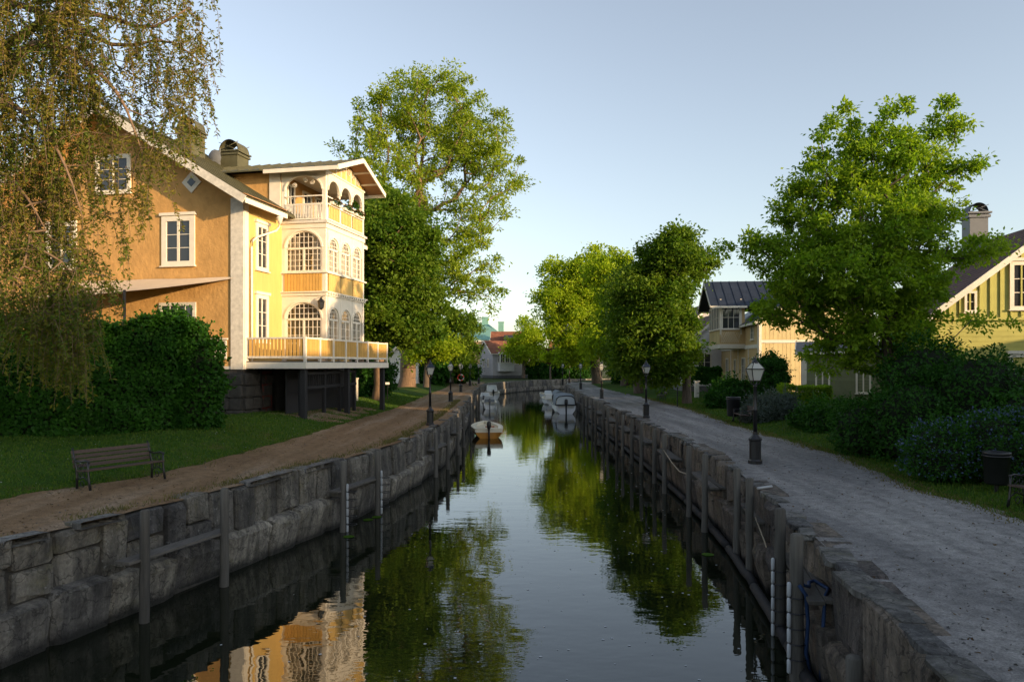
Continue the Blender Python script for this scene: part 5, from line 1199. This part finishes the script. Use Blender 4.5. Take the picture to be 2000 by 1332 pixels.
shrub('laurel_bush', 'leafy laurel bush below the sage house windows', [((13.7, 31.2, .45), 1.5, 1.2, .75), ((15, 32.5, .5), 1.6, 1.3, .85), ((13.2, 29.9, .4), 1.0, 1.0, .6)], 16000, .17, .5, 'leaf_shrub', 65)
shrub('round_bush', 'tall egg-shaped green bush against the oriel house corner', [((16.45, 45.6, 2.0), 1.05, 1.1, 1.6), ((16.2, 45.4, 1.0), .85, .9, 1.0)], 14000, .16, .6, 'leaf_shrub', 66)
hedge('clipped_hedge', 'low clipped green hedge between the round bush and the sage house', (15.2, 40.3), (17.6, 40.0), 1.6, .1, 1.75, 14000, .09, 'leaf_oak', 67, .05)
shrub('grey_bush', 'low grey-green lavender-like bush behind the lamp post', [((12.6, 35.8, .55), 1.1, .9, .75), ((13.6, 36.2, .6), 1.0, .9, .8), ((11.9, 35.2, .35), .7, .7, .5)], 14000, .13, .35, 'leaf_blue', 68)
shrub('low_bush', 'low dark bush at the foot of the oriel house wall', [((17.2, 57.5, .7), 1.2, 1.2, 1.0), ((18.2, 54.5, .6), 1.0, 1.0, .8)], 8000, .22, .5, 'leaf_shrub', 69)
shrub('rose_bush', 'loose rose bush between the litter bin and the oriel house', [((14.8, 47.5, .8), 1.3, 1.1, 1.0), ((13.4, 46.5, .5), .8, .8, .7)], 7000, .2, .5, 'leaf_shrub', 70)
hedge('porch_hedge', 'square dark hedge in front of the porch window beside the chestnut', (14.9, 60.5), (17.4, 60.2), 1.2, 1.35, 2.6, 5000, .2, 'leaf_hedge', 71, .04)
shrub('lilac_bush', 'rounded bush under the lime trees by the bend', [((16.5, 101, 1.6), 2.5, 2.2, 2.0)], 3000, .4, .6, 'leaf_shrub', 72)
shrub('lilac_bush', 'broad bush behind the thick lime trunk at the bend', [((19, 110, 2), 4, 3, 2.6)], 5000, .4, .6, 'leaf_shrub', 172)
# left bank shrubs
shrub('elder_bush', 'leafy bush between the deck post and the ash trunk', [((-10.6, 55, 1.8), 1.6, 1.5, 1.9), ((-12, 53, 2.2), 1.6, 1.6, 2.2)], 9000, .26, .6, 'leaf_shrub', 73, zmin=.4)
for i, (c, r_, lb) in enumerate((((-11, 92, 2), (3, 2.2, 2.2), 'dark bush behind the small trunk on the lawn'), ((-8.9, 106, 1.6), (2.6, 2.4, 1.9), 'dark bush beside the lamp past the life ring'), ((-14.5, 98, 3), (4, 3, 3.4), 'tall dark bush under the rounded hazel'))):
    shrub('lawn_bush', lb, [(c, *r_)], 5000, .4, .6, 'leaf_hedge', 174 + i, zmin=.3)
shrub('garden_thicket', 'dense greenery filling the garden behind the ash tree', [((-20, 100, 4), 6, 3, 5), ((-15, 102, 3.5), 5, 3, 4), ((-27, 98, 5), 6, 3, 6)], 14000, .5, .6, 'leaf_hedge', 75, zmin=.3)
shrub('bank_bush', 'bushes along the far quay under the small sunlit tree', [((5.5, 148, 1.8), 2.6, 2, 2.2), ((9, 149, 2.4), 3, 2.2, 2.8), ((13.5, 152, 2.2), 3.5, 2.4, 2.8)], 14000, .45, .6, 'leaf_shrub', 76, zmin=0)
shrub('bank_bush', 'dark bush before the grey house gable at the bend', [((-8.5, 140, 1.5), 2.3, 2, 1.9), ((-11.5, 138, 1.8), 2.5, 2, 2.2)], 7000, .45, .6, 'leaf_hedge', 77, zmin=0)
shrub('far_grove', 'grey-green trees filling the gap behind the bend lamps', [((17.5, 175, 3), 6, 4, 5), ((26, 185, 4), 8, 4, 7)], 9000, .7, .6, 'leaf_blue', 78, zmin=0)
# unseen trees, added to keep the low sun off the weeping tree
for i, (x, y, s) in enumerate(((24.5, -1.5, 1.0), (23, -12, 1.15))):
    tree('shade_tree', ['round maple added out of view to shade the near bank', 'broad maple added out of view to shade the weeping tree'][i], (x, y, 0), [(x, y, 3 * s), (x + .3, y, 6 * s)], .3, [(Vector((x, y, 8.2 * s)), 3.4 * s, 3.6 * s, 1), (Vector((x - 1, y + 2, 6.2 * s)), 2.6 * s, 2.4 * s, 1), (Vector((x + 1, y - 2, 6 * s)), 2.6 * s, 2.4 * s, 1)], 130, 9000, .4, .7, .8, 'leaf_dark', 80 + i)

# ------------------------------------------------------------------ grass (stuff)
def grass(name, label, n, sampler, h, mat, seed, wd=.012):
    global RNG
    RNG = np.random.default_rng(seed); P = np.array([sampler() for _ in range(n)]); hh = h * RNG.uniform(.4, 1.25, n); a = RNG.random(n) * 2 * PI
    ln = RNG.normal(size=(n, 2)) * .35; V = np.empty((n, 3, 3)); s = np.stack([np.cos(a), np.sin(a), np.zeros(n)], 1) * (wd * (1 + P[:, 1:2] / 22))
    V[:, 0] = P - s; V[:, 1] = P + s; V[:, 2] = P + np.stack([ln[:, 0] * hh, ln[:, 1] * hh, hh], 1)
    me = fast_mesh(name, V.reshape(-1, 3), np.arange(n * 3).reshape(-1, 3), mat, np.repeat(RNG.random(n), 3)); return kind(link(name, me), 'stuff', label)
def sl_():
    y = 13 + 50 * RNG.random() ** 1.7; x = xPL(y) - .05 - 8 * RNG.random() ** 1.2; return (x, y, zL(x, y) - .02)
def sr_():
    y = 12 + 48 * RNG.random() ** 1.6; x = xPR(y) - .15 + (4.5 if y < 25 else 7) * RNG.random() ** 1.2; return (x, y, zR(x, y) - .02)
def st_():
    y = RNG.uniform(10, 60); y = 14 + 44 * RNG.random() if math.sin(y * 1.9) + math.sin(y * .7) < .2 else y; x = xL(y) - .3 - abs(RNG.normal()) * .28 - (.35 if y > 30 else 0); return (x, y, .0)
def sb_():
    y = 12 + 60 * RNG.random() ** 1.4; x = xPL(y) + RNG.normal() * .22; return (x, y, zL(min(x, xPL(y)), y) - .03)
grass('lawn_grass', 'short green lawn grass between the gravel path and the tall hedge', 60000, sl_, .085, 'blade', 90)
grass('verge_grass', 'short green grass along the blue-grey gravel path', 42000, sr_, .09, 'blade', 91)
grass('edge_grass', 'sparse dry grass tufts along the stone coping', 7000, st_, .10, 'blade_dry', 92, .008)
grass('edge_grass', 'dry grass fringe where the reddish gravel meets the lawn', 12000, sb_, .05, 'blade_dry', 93, .008)
def litter(name, label, n, sampler, r0, r1, mat, seed):
    global RNG
    RNG = np.random.default_rng(seed); P = np.array([sampler() for _ in range(n)]); r_ = RNG.uniform(r0, r1, n)[:, None]; a = rvec(n) * np.array([1, 1, .35]); b_ = rvec(n) * np.array([1, 1, .35])
    V = np.stack([P + a * r_, P + b_ * r_, P - a * r_, P - b_ * r_ + np.array([0, 0, .012])], 1); F = np.arange(n * 4).reshape(-1, 4)
    return kind(link(name, fast_mesh(name, V.reshape(-1, 3), np.concatenate([F[:, [0, 1, 3]], F[:, [1, 2, 3]]]), mat, np.repeat(RNG.random(n), 4))), 'stuff', label)
def pr_():
    y = 6 + 40 * RNG.random() ** 1.6; t_ = RNG.beta(.6, .6); x = xR(y) + .2 + (xPR(y) - xR(y)) * t_; return (x, y, .04 * t_ + .012)
def pl_():
    y = 11 + 40 * RNG.random() ** 1.5; t_ = RNG.beta(.6, .6); x = xL(y) - .2 + (xPL(y) - xL(y)) * t_; return (x, y, .13 * t_ + .012)
litter('loose_stones', 'loose pale pebbles on the blue-grey gravel path', 2600, pr_, .008, .03, 'cope', 96)
litter('loose_stones', 'loose pebbles on the reddish gravel path', 1800, pl_, .008, .03, 'cope', 97)
litter('leaf_litter', 'dry leaves scattered on the reddish gravel path', 1500, pl_, .015, .04, 'leaf_red', 98)
litter('leaf_litter', 'dry leaves scattered on the blue-grey gravel path', 900, pr_, .015, .035, 'leaf_red', 99)
def sr2_():
    y = 12 + 50 * RNG.random() ** 1.4; x = xPR(y) + RNG.normal() * .2; return (x, y, .03)
grass('edge_grass', 'dry grass fringe where the blue-grey gravel meets the verge', 11000, sr2_, .055, 'blade_dry', 94, .008)
litter('daisies', 'tiny white daisies dotted over the lawn before the hedge', 420, lambda: tuple(np.array(sl_()) + np.array([0, 0, .07])), .008, .018, 'fender', 101)
# drifting petals and fluff on the water
RNG = np.random.default_rng(95); n = 260
yy = 11 + 26 * RNG.random(n) ** 1.3; xx = np.array([xL(y) + 1.5 + (xR(y) - xL(y) - 2.2) * RNG.beta(2.2, 1.2) for y in yy]); aa = RNG.random(n) * 2 * PI; rr = RNG.uniform(.012, .035, n); V = np.empty((n, 4, 3))
for k in range(4): V[:, k] = np.stack([xx + rr * np.cos(aa + k * PI / 2), yy + rr * np.sin(aa + k * PI / 2), np.full(n, WZ + .006)], 1)
kind(link('floating_petals', fast_mesh('floating_petals', V.reshape(-1, 3), np.arange(n * 4).reshape(-1, 4), 'fender')), 'stuff', 'small white petals drifting on the dark water')
for i, (x, y) in enumerate(((-4.5, 22.4), (-4.3, 22.8), (-4.6, 20.2), (5.0, 18.3))):
    o = MB(); o.lathe([(.01, .012), (.13, .008), (.16, .012)], 9); tag(o.build('lily_pad', 'leaf_oak', None, False, (x, y, WZ)), ['lily pad touching the foot of the farther white-fendered post', 'lily pad just beyond the farther white-fendered post', 'lily pad by the nearer white-fendered post of the pale-footed wall', 'lone lily pad off the brown quay wall'][i], 'lily pad', 'lily pads by the posts')

# ================================================================== STREET FURNITURE
def lamp(loc, label, hood='lampglass'):
    t = thing('street_lamp', label, 'lamp', loc, random.uniform(-.3, .3), 'lantern lamps along the canal')
    b = MB(); b.lathe([(.20, -.1), (.2, .06), (.165, .1), (.165, .62), (.19, .66), (.19, .7), (.075, .82), (.07, .9)], 8, rot=.5); b.build('base', 'black', t)
    b = MB(); b.lathe([(.058, .85), (.055, 1.5), (.07, 1.52), (.07, 1.56), (.05, 1.6), (.045, 2.2), (.065, 2.23), (.045, 2.27)], 10); b.build('pole', 'black', t, True)
    b = MB()
    for k in range(4): a = PI / 4 + k * PI / 2; b.tube([(0, 0, 2.2), (.03 * math.cos(a), .03 * math.sin(a), 2.27), (.12 * math.cos(a), .12 * math.sin(a), 2.31), (.155 * math.cos(a), .155 * math.sin(a), 2.4)], .014, 5)
    b.build('bracket', 'black', t)
    def ring(h, z): return [(-h, -h, z), (h, -h, z), (h, h, z), (-h, h, z)]
    b = MB(); c0, c1 = ring(.11, 2.4), ring(.195, 2.74)
    for k in range(4): b.beam(c0[k], c1[k], .022, .022); b.beam(c0[k], c0[(k + 1) % 4], .022, .022); b.beam(c1[k], c1[(k + 1) % 4], .03, .03)
    c2 = ring(.08, 2.92)
    for k in range(4): b.beam(c1[k], c2[k], .018, .018)
    lf = b.build('lantern_frame', 'black', t)
    g = MB()
    for k in range(4): g.quad(c0[k], c0[(k + 1) % 4], c1[(k + 1) % 4], c1[k])
    g.build('glass', 'lampglass', lf)
    g = MB()
    for k in range(4): g.quad(c1[k], c1[(k + 1) % 4], c2[(k + 1) % 4], c2[k])
    g.build('hood', hood, lf)
    g = MB(); g.lathe([(.1, 2.91), (.1, 2.94), (.06, 2.99), (.035, 3.0), (.045, 3.04), (.02, 3.07), (.012, 3.14)], 10); g.build('finial', 'black', t, True)
    g = MB(); g.lathe([(.02, 2.41), (.035, 2.46), (.05, 2.54), (.03, 2.6)], 8); g.build('bulb', 'fender', t, True)
    return t
random.seed(2)
for px, py, z, lb in ((840, 830, .02, 'black iron lantern lamp near the quay edge before the amber boat'), (880, 785, .02, 'black lantern lamp on the reddish path between the nearest lamp and the life ring'), (900, 766, .03, 'black lantern lamp with a red life ring hung on its pole'), (918, 754, .03, 'black lantern lamp just beyond the life ring post'), (935, 749, .03, 'black lantern lamp before the grey house at the bend'),
                      (1475, 903, .03, 'black lantern lamp in the middle of the grey path before the bushes'), (1262, 815, .03, 'black lantern lamp at the quay edge opposite the chestnut trunk'), (1175, 778, .03, 'black lantern lamp on the quay behind the canopy boat'), (1134, 760, .03, 'black lantern lamp where the grey path starts to bend'), (1112, 748, .03, 'black lantern lamp beside the bushes at the bend'), (1099, 751, .03, 'black lantern lamp at the water corner of the bend')):
    lamp(G(px, py, z), lb, 'roof_dark' if px in (840, 1262) else 'lampglass')
q = G(900, 766, .03); lr = thing('life_ring', 'red and white life ring hanging on a lamp pole', 'life ring', (q.x, q.y - .12, 1.55))
for k in range(8):
    o = MB(); o.tube([(.3 * math.cos(a), 0, .3 * math.sin(a)) for a in np.linspace(k * PI / 4, (k + 1) * PI / 4, 5)], .07, 6); o.build('segment', 'redpaint' if k % 2 == 0 or k % 3 == 0 else 'fender', lr, True)

def bench(loc, rz, label, L=1.8):
    t = thing('park_bench', label, 'bench', loc, rz, 'slatted iron benches')
    for k in range(4): z = .5 + k * .1; y = .27 + k * .028; o = bx('back_slat', t, (0, y, z), (L, .028, .078), 'benchwood'); o.rotation_euler = (-.27, 0, 0)
    for k in range(4): bx('seat_slat', t, (0, -.2 + k * .105, .43 - .008 * k), (L, .085, .032), 'benchwood')
    for s in (-1, 1):
        x = s * (L / 2 - .04); b = MB()
        b.tube([(x, .2, 0), (x, .2, .25), (x, .23, .45), (x, .33, .75), (x, .38, .9)], [.028, .024, .024, .022, .02], 6)
        b.tube([(x, -.3, 0), (x, -.25, .2), (x, -.22, .42), (x, -.22, .62)], [.03, .024, .022, .022], 6)
        b.tube([(x, -.26, .62), (x, -.1, .64), (x, .1, .6), (x, .28, .63)], .024, 6); b.tube([(x, -.23, .41), (x, .22, .4)], .02, 6); b.tube([(x, -.24, .2), (x, -.05, .28), (x, .2, .2)], .016, 5)
        for cy, cz, r_ in ((-.08, .52, .07), (.1, .5, .06), (-.05, .33, .06), (.1, .32, .055), (0, .12, .07)): b.tube([(x, cy + r_ * math.cos(a), cz + r_ * math.sin(a)) for a in np.linspace(0, 2 * PI, 9)], .011, 4, False)
        b.build('end_frame', 'black', t, True)
    return t
a_, c_ = G(152, 962, .12), G(300, 939, .12); mid_ = (a_ + c_) / 2; d_ = c_ - a_
bench((mid_.x - .1, mid_.y + .35, .13), math.atan2(d_.y, d_.x), 'brown slatted bench with ornate iron ends on the lawn before the hedge', 1.9)
bench((10.5, 13.7, .05), R(-68), 'dark bench partly seen beside the blossom shrub and litter bin', 1.7)
bench((11.2, 34.9, .06), R(-95), 'dark bench seen end-on below the litter bin by the grey bush', 1.6)
bench((11.7, 56, .08), R(-95), 'small dark bench on the grass opposite the oriel house', 1.6)
def bin_(loc, label, s=1.):
    t = thing('litter_bin', label, 'bin', loc, 0, 'black litter bins')
    b = MB(); b.lathe([(.24 * s, .2), (.27 * s, .25), (.29 * s, .95 * s), (.31 * s, .96 * s), (.31 * s, 1.02 * s), (.2 * s, 1.02 * s), (.2 * s, .9 * s)], 16); b.build('drum', 'black', t, True)
    b = MB(); b.lathe([(.05, -.1), (.05, .3)], 8); b.build('foot', 'black', t); b = MB(); b.lathe([(.315 * s, .9 * s), (.33 * s, .92 * s), (.315 * s, .94 * s)], 16); b.build('band', 'black', t, True); return t
bin_((10.75, 15.9, .05), 'black drum litter bin standing before the blossom shrub', .9); bin_((11.15, 36.1, .1), 'black litter bin behind the end-on bench', 1.15)
def postthing(name, label, cat, x, y, z, h, w, mat, group=None, cap=None):
    t = thing(name, label, cat, (x, y, z), 0, group); bx('shaft', t, (0, 0, h / 2 - .05), (w, w, h + .1), mat); bx('cap', t, (0, 0, h + .04), (w * 1.35, w * 1.35, .08), cap or mat); return t
p_ = G(698, 772, .45); postthing('gate_post', 'white wooden gate post between the deck and the elder bush', 'post', -10.2, 47, .45, 1.5, .18, 'white')
postthing('gate_post', 'white post beside the ash tree trunk', 'post', -12.4, 72, .5, 1.9, .2, 'white'); postthing('gate_post', 'white gate post beside the square porch hedge', 'post', 15.1, 58.6, .15, 1.35, .32, 'white_old')
t = thing('sign_post', 'small white plate on a thin black stick beside the deck', 'sign', D(757, 778, 47)); bx('stick', t, (0, 0, .45), (.04, .04, 1.0), 'black'); o = bx('plate', t, (0, -.03, .98), (.26, .02, .16), 'white'); o.rotation_euler = (-.5, 0, .2)
t = thing('sign_post', 'thin black pole on the grass before the chestnut trunk', 'sign', tuple(G(1323, 794, .05))); bx('stick', t, (0, 0, .65), (.06, .06, 1.35), 'black'); bx('collar', t, (0, 0, 1.25), (.1, .1, .06), 'black')
# terracotta pots and flowers on the balcony
random.seed(8)
for k in range(3):
    c = yhw(B0 + .2 + fwid * (k + .5), -BD - .12, 11.35)
    shrub('window_flowers', 'red and green flowers in the balcony box, ' + ORD[k] + ' counted from the ochre gable', [((c.x, c.y, c.z + .06), .2, .42, .1)], 380, .08, .6, 'leaf_shrub', 120 + k, 'flowers', False, extra=('leaf_red', 160, .09, .9), group='balcony flower boxes', zmin=11.0)

# ================================================================== BOATS
def hull(L, Bm, H0, H1, dr=.12, n=15, full=2.4, tw=.86):
    rows = []
    for i in range(n):
        t = i / (n - 1); y = -L / 2 + L * t; bw = Bm / 2 * (tw + (1 - tw) * min(1, t / .35)) * (1 - max(0, (t - .4) / .6) ** full); bw = max(bw, .02)
        zs = H0 + (H1 - H0) * t ** 2; zk = -dr + (zs * .75 + dr) * max(0, (t - .7) / .3) ** 2; rows.append((y, bw, zs, zk))
    return rows
def boat_hull(t, rows, hm, rim=.07, depth=.35, inner='boatcream', railm='white'):
    b = MB(); P = [[(-w, y, z), (-w * .93, y, k + (z - k) * .55), (-w * .62, y, k + (z - k) * .12), (0, y, k), (w * .62, y, k + (z - k) * .12), (w * .93, y, k + (z - k) * .55), (w, y, z)] for y, w, z, k in rows]
    b.grid(P); n = len(b.v); b.f.append(tuple(range(7))); h = b.build('hull', hm, t, True)
    b = MB(); Q = [[(-w + .002, y, z + .002), (-max(w - rim, .004), y, z + .015), (-max(w - rim * 1.3, .003), y, max(z - depth, k + .1)), (max(w - rim * 1.3, .003), y, max(z - depth, k + .1)), (max(w - rim, .004), y, z + .015), (w - .002, y, z + .002)] for y, w, z, k in rows]
    b.grid(Q); q = Q[0]; b.quad(q[1], q[4], q[3], q[2]); b.build('inner_deck', inner, t)
    b = MB()
    for s in (-1, 1): b.tube([(s * w, y, z) for y, w, z, k in rows], .035, 6)
    b.tube([(-rows[0][1], rows[0][0], rows[0][2]), (rows[0][1], rows[0][0], rows[0][2])], .035, 6); b.build('rub_rail', railm, t, True); return h
def outboard(t, y, z, mat, s=1., tilt=0.):
    ob = link('outboard_motor', None, t, (0, y, z)); ob.rotation_euler = (tilt, 0, 0)
    b = MB(); b.lathe([(.08 * s, .0), (.12 * s, .04), (.14 * s, .18 * s), (.13 * s, .42 * s), (.08 * s, .5 * s)], 8, (0, -.12, .1)); b.build('cowl', mat, ob, True)
    b = MB(); b.tube([(0, -.12, .12), (0, -.14, -.35 * s), (0, -.16, -.7 * s)], [.08 * s, .06 * s, .05 * s], 8); b.beam((0, .03, .05), (0, -.14, .05), .16, .14); b.build('leg', mat, ob, True); return ob
def boat(name, label, x, y, rz, group=None): return thing(name, label, 'boat', (x, y, WZ + .0), rz, group)
t = boat('rowing_boat', 'amber hulled open boat with cream deck and small black outboard', -1.75, 49.2, R(6)); rows = hull(4.4, 2.1, .62, .82, .12)
boat_hull(t, rows, 'hullamber', .3, .16, 'boatcream', 'boatcream')
b = MB(); b.grid([[(-w - .012, y, z), (-w * .965 - .014, y, z - (z - k_) * .3)] for y, w, z, k_ in rows]); b.grid([[(w * .965 + .014, y, z - (z - k_) * .3), (w + .012, y, z)] for y, w, z, k_ in rows])
y, w, z, k_ = rows[0]; b.quad((-w - .012, y - .012, z), (w + .012, y - .012, z), (w * .965 + .014, y - .012, z - (z - k_) * .3), (-w * .965 - .014, y - .012, z - (z - k_) * .3)); b.build('topside', 'boatcream', t, True)
for y in (-1.1, .2, 1.2): bx('thwart', t, (0, y, .6), (1.3, .28, .04), 'boatcream')
bx('cushion', t, (.2, -.5, .62), (.6, .35, .1), 'terracotta'); outboard(t, -2.2, .55, 'black', 1.0)
t = boat('canopy_boat', 'white motor boat under a grey canvas canopy with black outboard', 5.15, 73, R(3)); rows = hull(5.6, 2.25, .85, 1.15, .15); boat_hull(t, rows, 'hullwhite', .18, .3, 'boatcream', 'black')
cn = link('canopy', None, t)
b = MB(); P = []
for i, (yy_, hw_, zt) in enumerate(((-2.5, .9, 1.75), (-1.4, .95, 2.0), (-.2, .95, 1.98), (.9, .75, 1.5), (1.5, .6, 1.2))):
    P.append([(-hw_ * 1.1, yy_, .88), (-hw_, yy_, zt - .25), (-hw_ * .7, yy_, zt - .04), (0, yy_, zt + .03), (hw_ * .7, yy_, zt - .04), (hw_, yy_, zt - .25), (hw_ * 1.1, yy_, .88)])
b.grid(P); b.build('cover', 'canvas', cn, True)
b = MB(); q = P[0]; b.quad(*[(v[0] * .93, v[1] - .01, .95 + (v[2] - .95) * .96) for v in q]); b.build('rear_window', 'screen', cn)
b = MB(); b.tube(q, .05, 6); b.tube([q[0], q[-1]], .05, 6); b.build('canopy_frame', 'black', cn, True); outboard(t, -2.75, .75, 'black', 1.25)
t = boat('motor_boat', 'white open motor boat with round black stern motor beside the canopy boat', 4.55, 88, R(8)); rows = hull(4.8, 1.75, .7, .95); boat_hull(t, rows, 'hullwhite', .2, .3); bx('console', t, (0, .3, .95), (.8, .5, .6), 'hullwhite'); outboard(t, -2.4, .6, 'black', 1.1); b = MB(); b.quad((-.5, .5, 1.2), (.5, .5, 1.2), (.4, .75, 1.65), (-.4, .75, 1.65)); b.build('windscreen', 'screen', t)
t = boat('covered_boat', 'boat hidden under a blue-grey tarpaulin beyond the canopy boat', 6.0, 95, R(4)); rows = hull(5, 1.8, .7, .95); boat_hull(t, rows, 'hullwhite', .2, .2); b = MB(); b.grid([[(-.85 * k_, y, .75), (-.5 * k_, y, 1.25), (0, y, 1.5), (.5 * k_, y, 1.25), (.85 * k_, y, .75)] for y, k_ in ((-2.4, .9), (-1, 1), (.5, 1), (2.0, .6))]); b.quad((-.77, -2.4, .75), (-.45, -2.4, 1.25), (0, -2.4, 1.5), (.45, -2.4, 1.25), (.77, -2.4, .75)); b.build('tarpaulin', 'canvas', t, True)
t = boat('dinghy', 'small white dinghy farthest along the brown quay wall', 4.9, 104, R(20)); rows = hull(4, 1.5, .55, .75); boat_hull(t, rows, 'hullwhite', .12, .25); bx('thwart', t, (0, -.3, .5), (1.2, .28, .04), 'boatcream')
def cuddy(t, rows, w=.8, z=.72, h=.75):
    b = MB(); b.hexa([(-w, .2, z), (w, .2, z), (w * .7, 1.9, z + .1), (-w * .7, 1.9, z + .1)], [(-w * .8, .3, z + h), (w * .8, .3, z + h), (w * .5, 1.2, z + h * .9), (-w * .5, 1.2, z + h * .9)]); b.build('cabin', 'hullwhite', t)
    b = MB(); b.quad((-w * .75, .19, z + .15), (w * .75, .19, z + .15), (w * .68, .27, z + h - .1), (-w * .68, .27, z + h - .1)); b.build('windscreen', 'screen', t)
t = boat('motor_boat', 'grey-white open boat with seats moored behind the amber boat', -2.55, 80.5, R(3)); rows = hull(4.6, 1.6, .7, .95); boat_hull(t, rows, 'hullwhite', .15, .3); bx('seat', t, (0, -1.2, .75), (1.1, .5, .5), 'canvas'); bx('backrest', t, (0, -.95, 1.1), (1.0, .12, .5), 'fender'); cuddy(t, rows, .6, .75, .5); outboard(t, -2.3, .55, 'motorgrey', 1.0, -.3)
t = boat('motor_boat', 'white motor boat with grey outboard, tucked alongside the quay wall', -3.3, 87.5, R(-1)); rows = hull(5, 1.5, .8, 1.0); boat_hull(t, rows, 'hullwhite', .15, .3); cuddy(t, rows, .62, .85, .6); bx('seat', t, (0, -1.4, .9), (1.2, .5, .3), 'fender'); outboard(t, -2.5, .6, 'motorgrey', 1.0)
t = boat('cabin_boat', 'small cabin boat with glazed wheelhouse at the head of the moored row', -2.9, 103, R(6)); rows = hull(6, 2.1, .9, 1.2); boat_hull(t, rows, 'hullwhite', .2, .3); cuddy(t, rows, .85, .95, 1.0)
b = MB(); b.tube([(-.8, -.6, .95), (-.8, -.5, 1.9), (.8, -.5, 1.9), (.8, -.6, .95)], .03, 5); b.build('arch', 'motorgrey', t); outboard(t, -3.0, .7, 'black', 1.1)
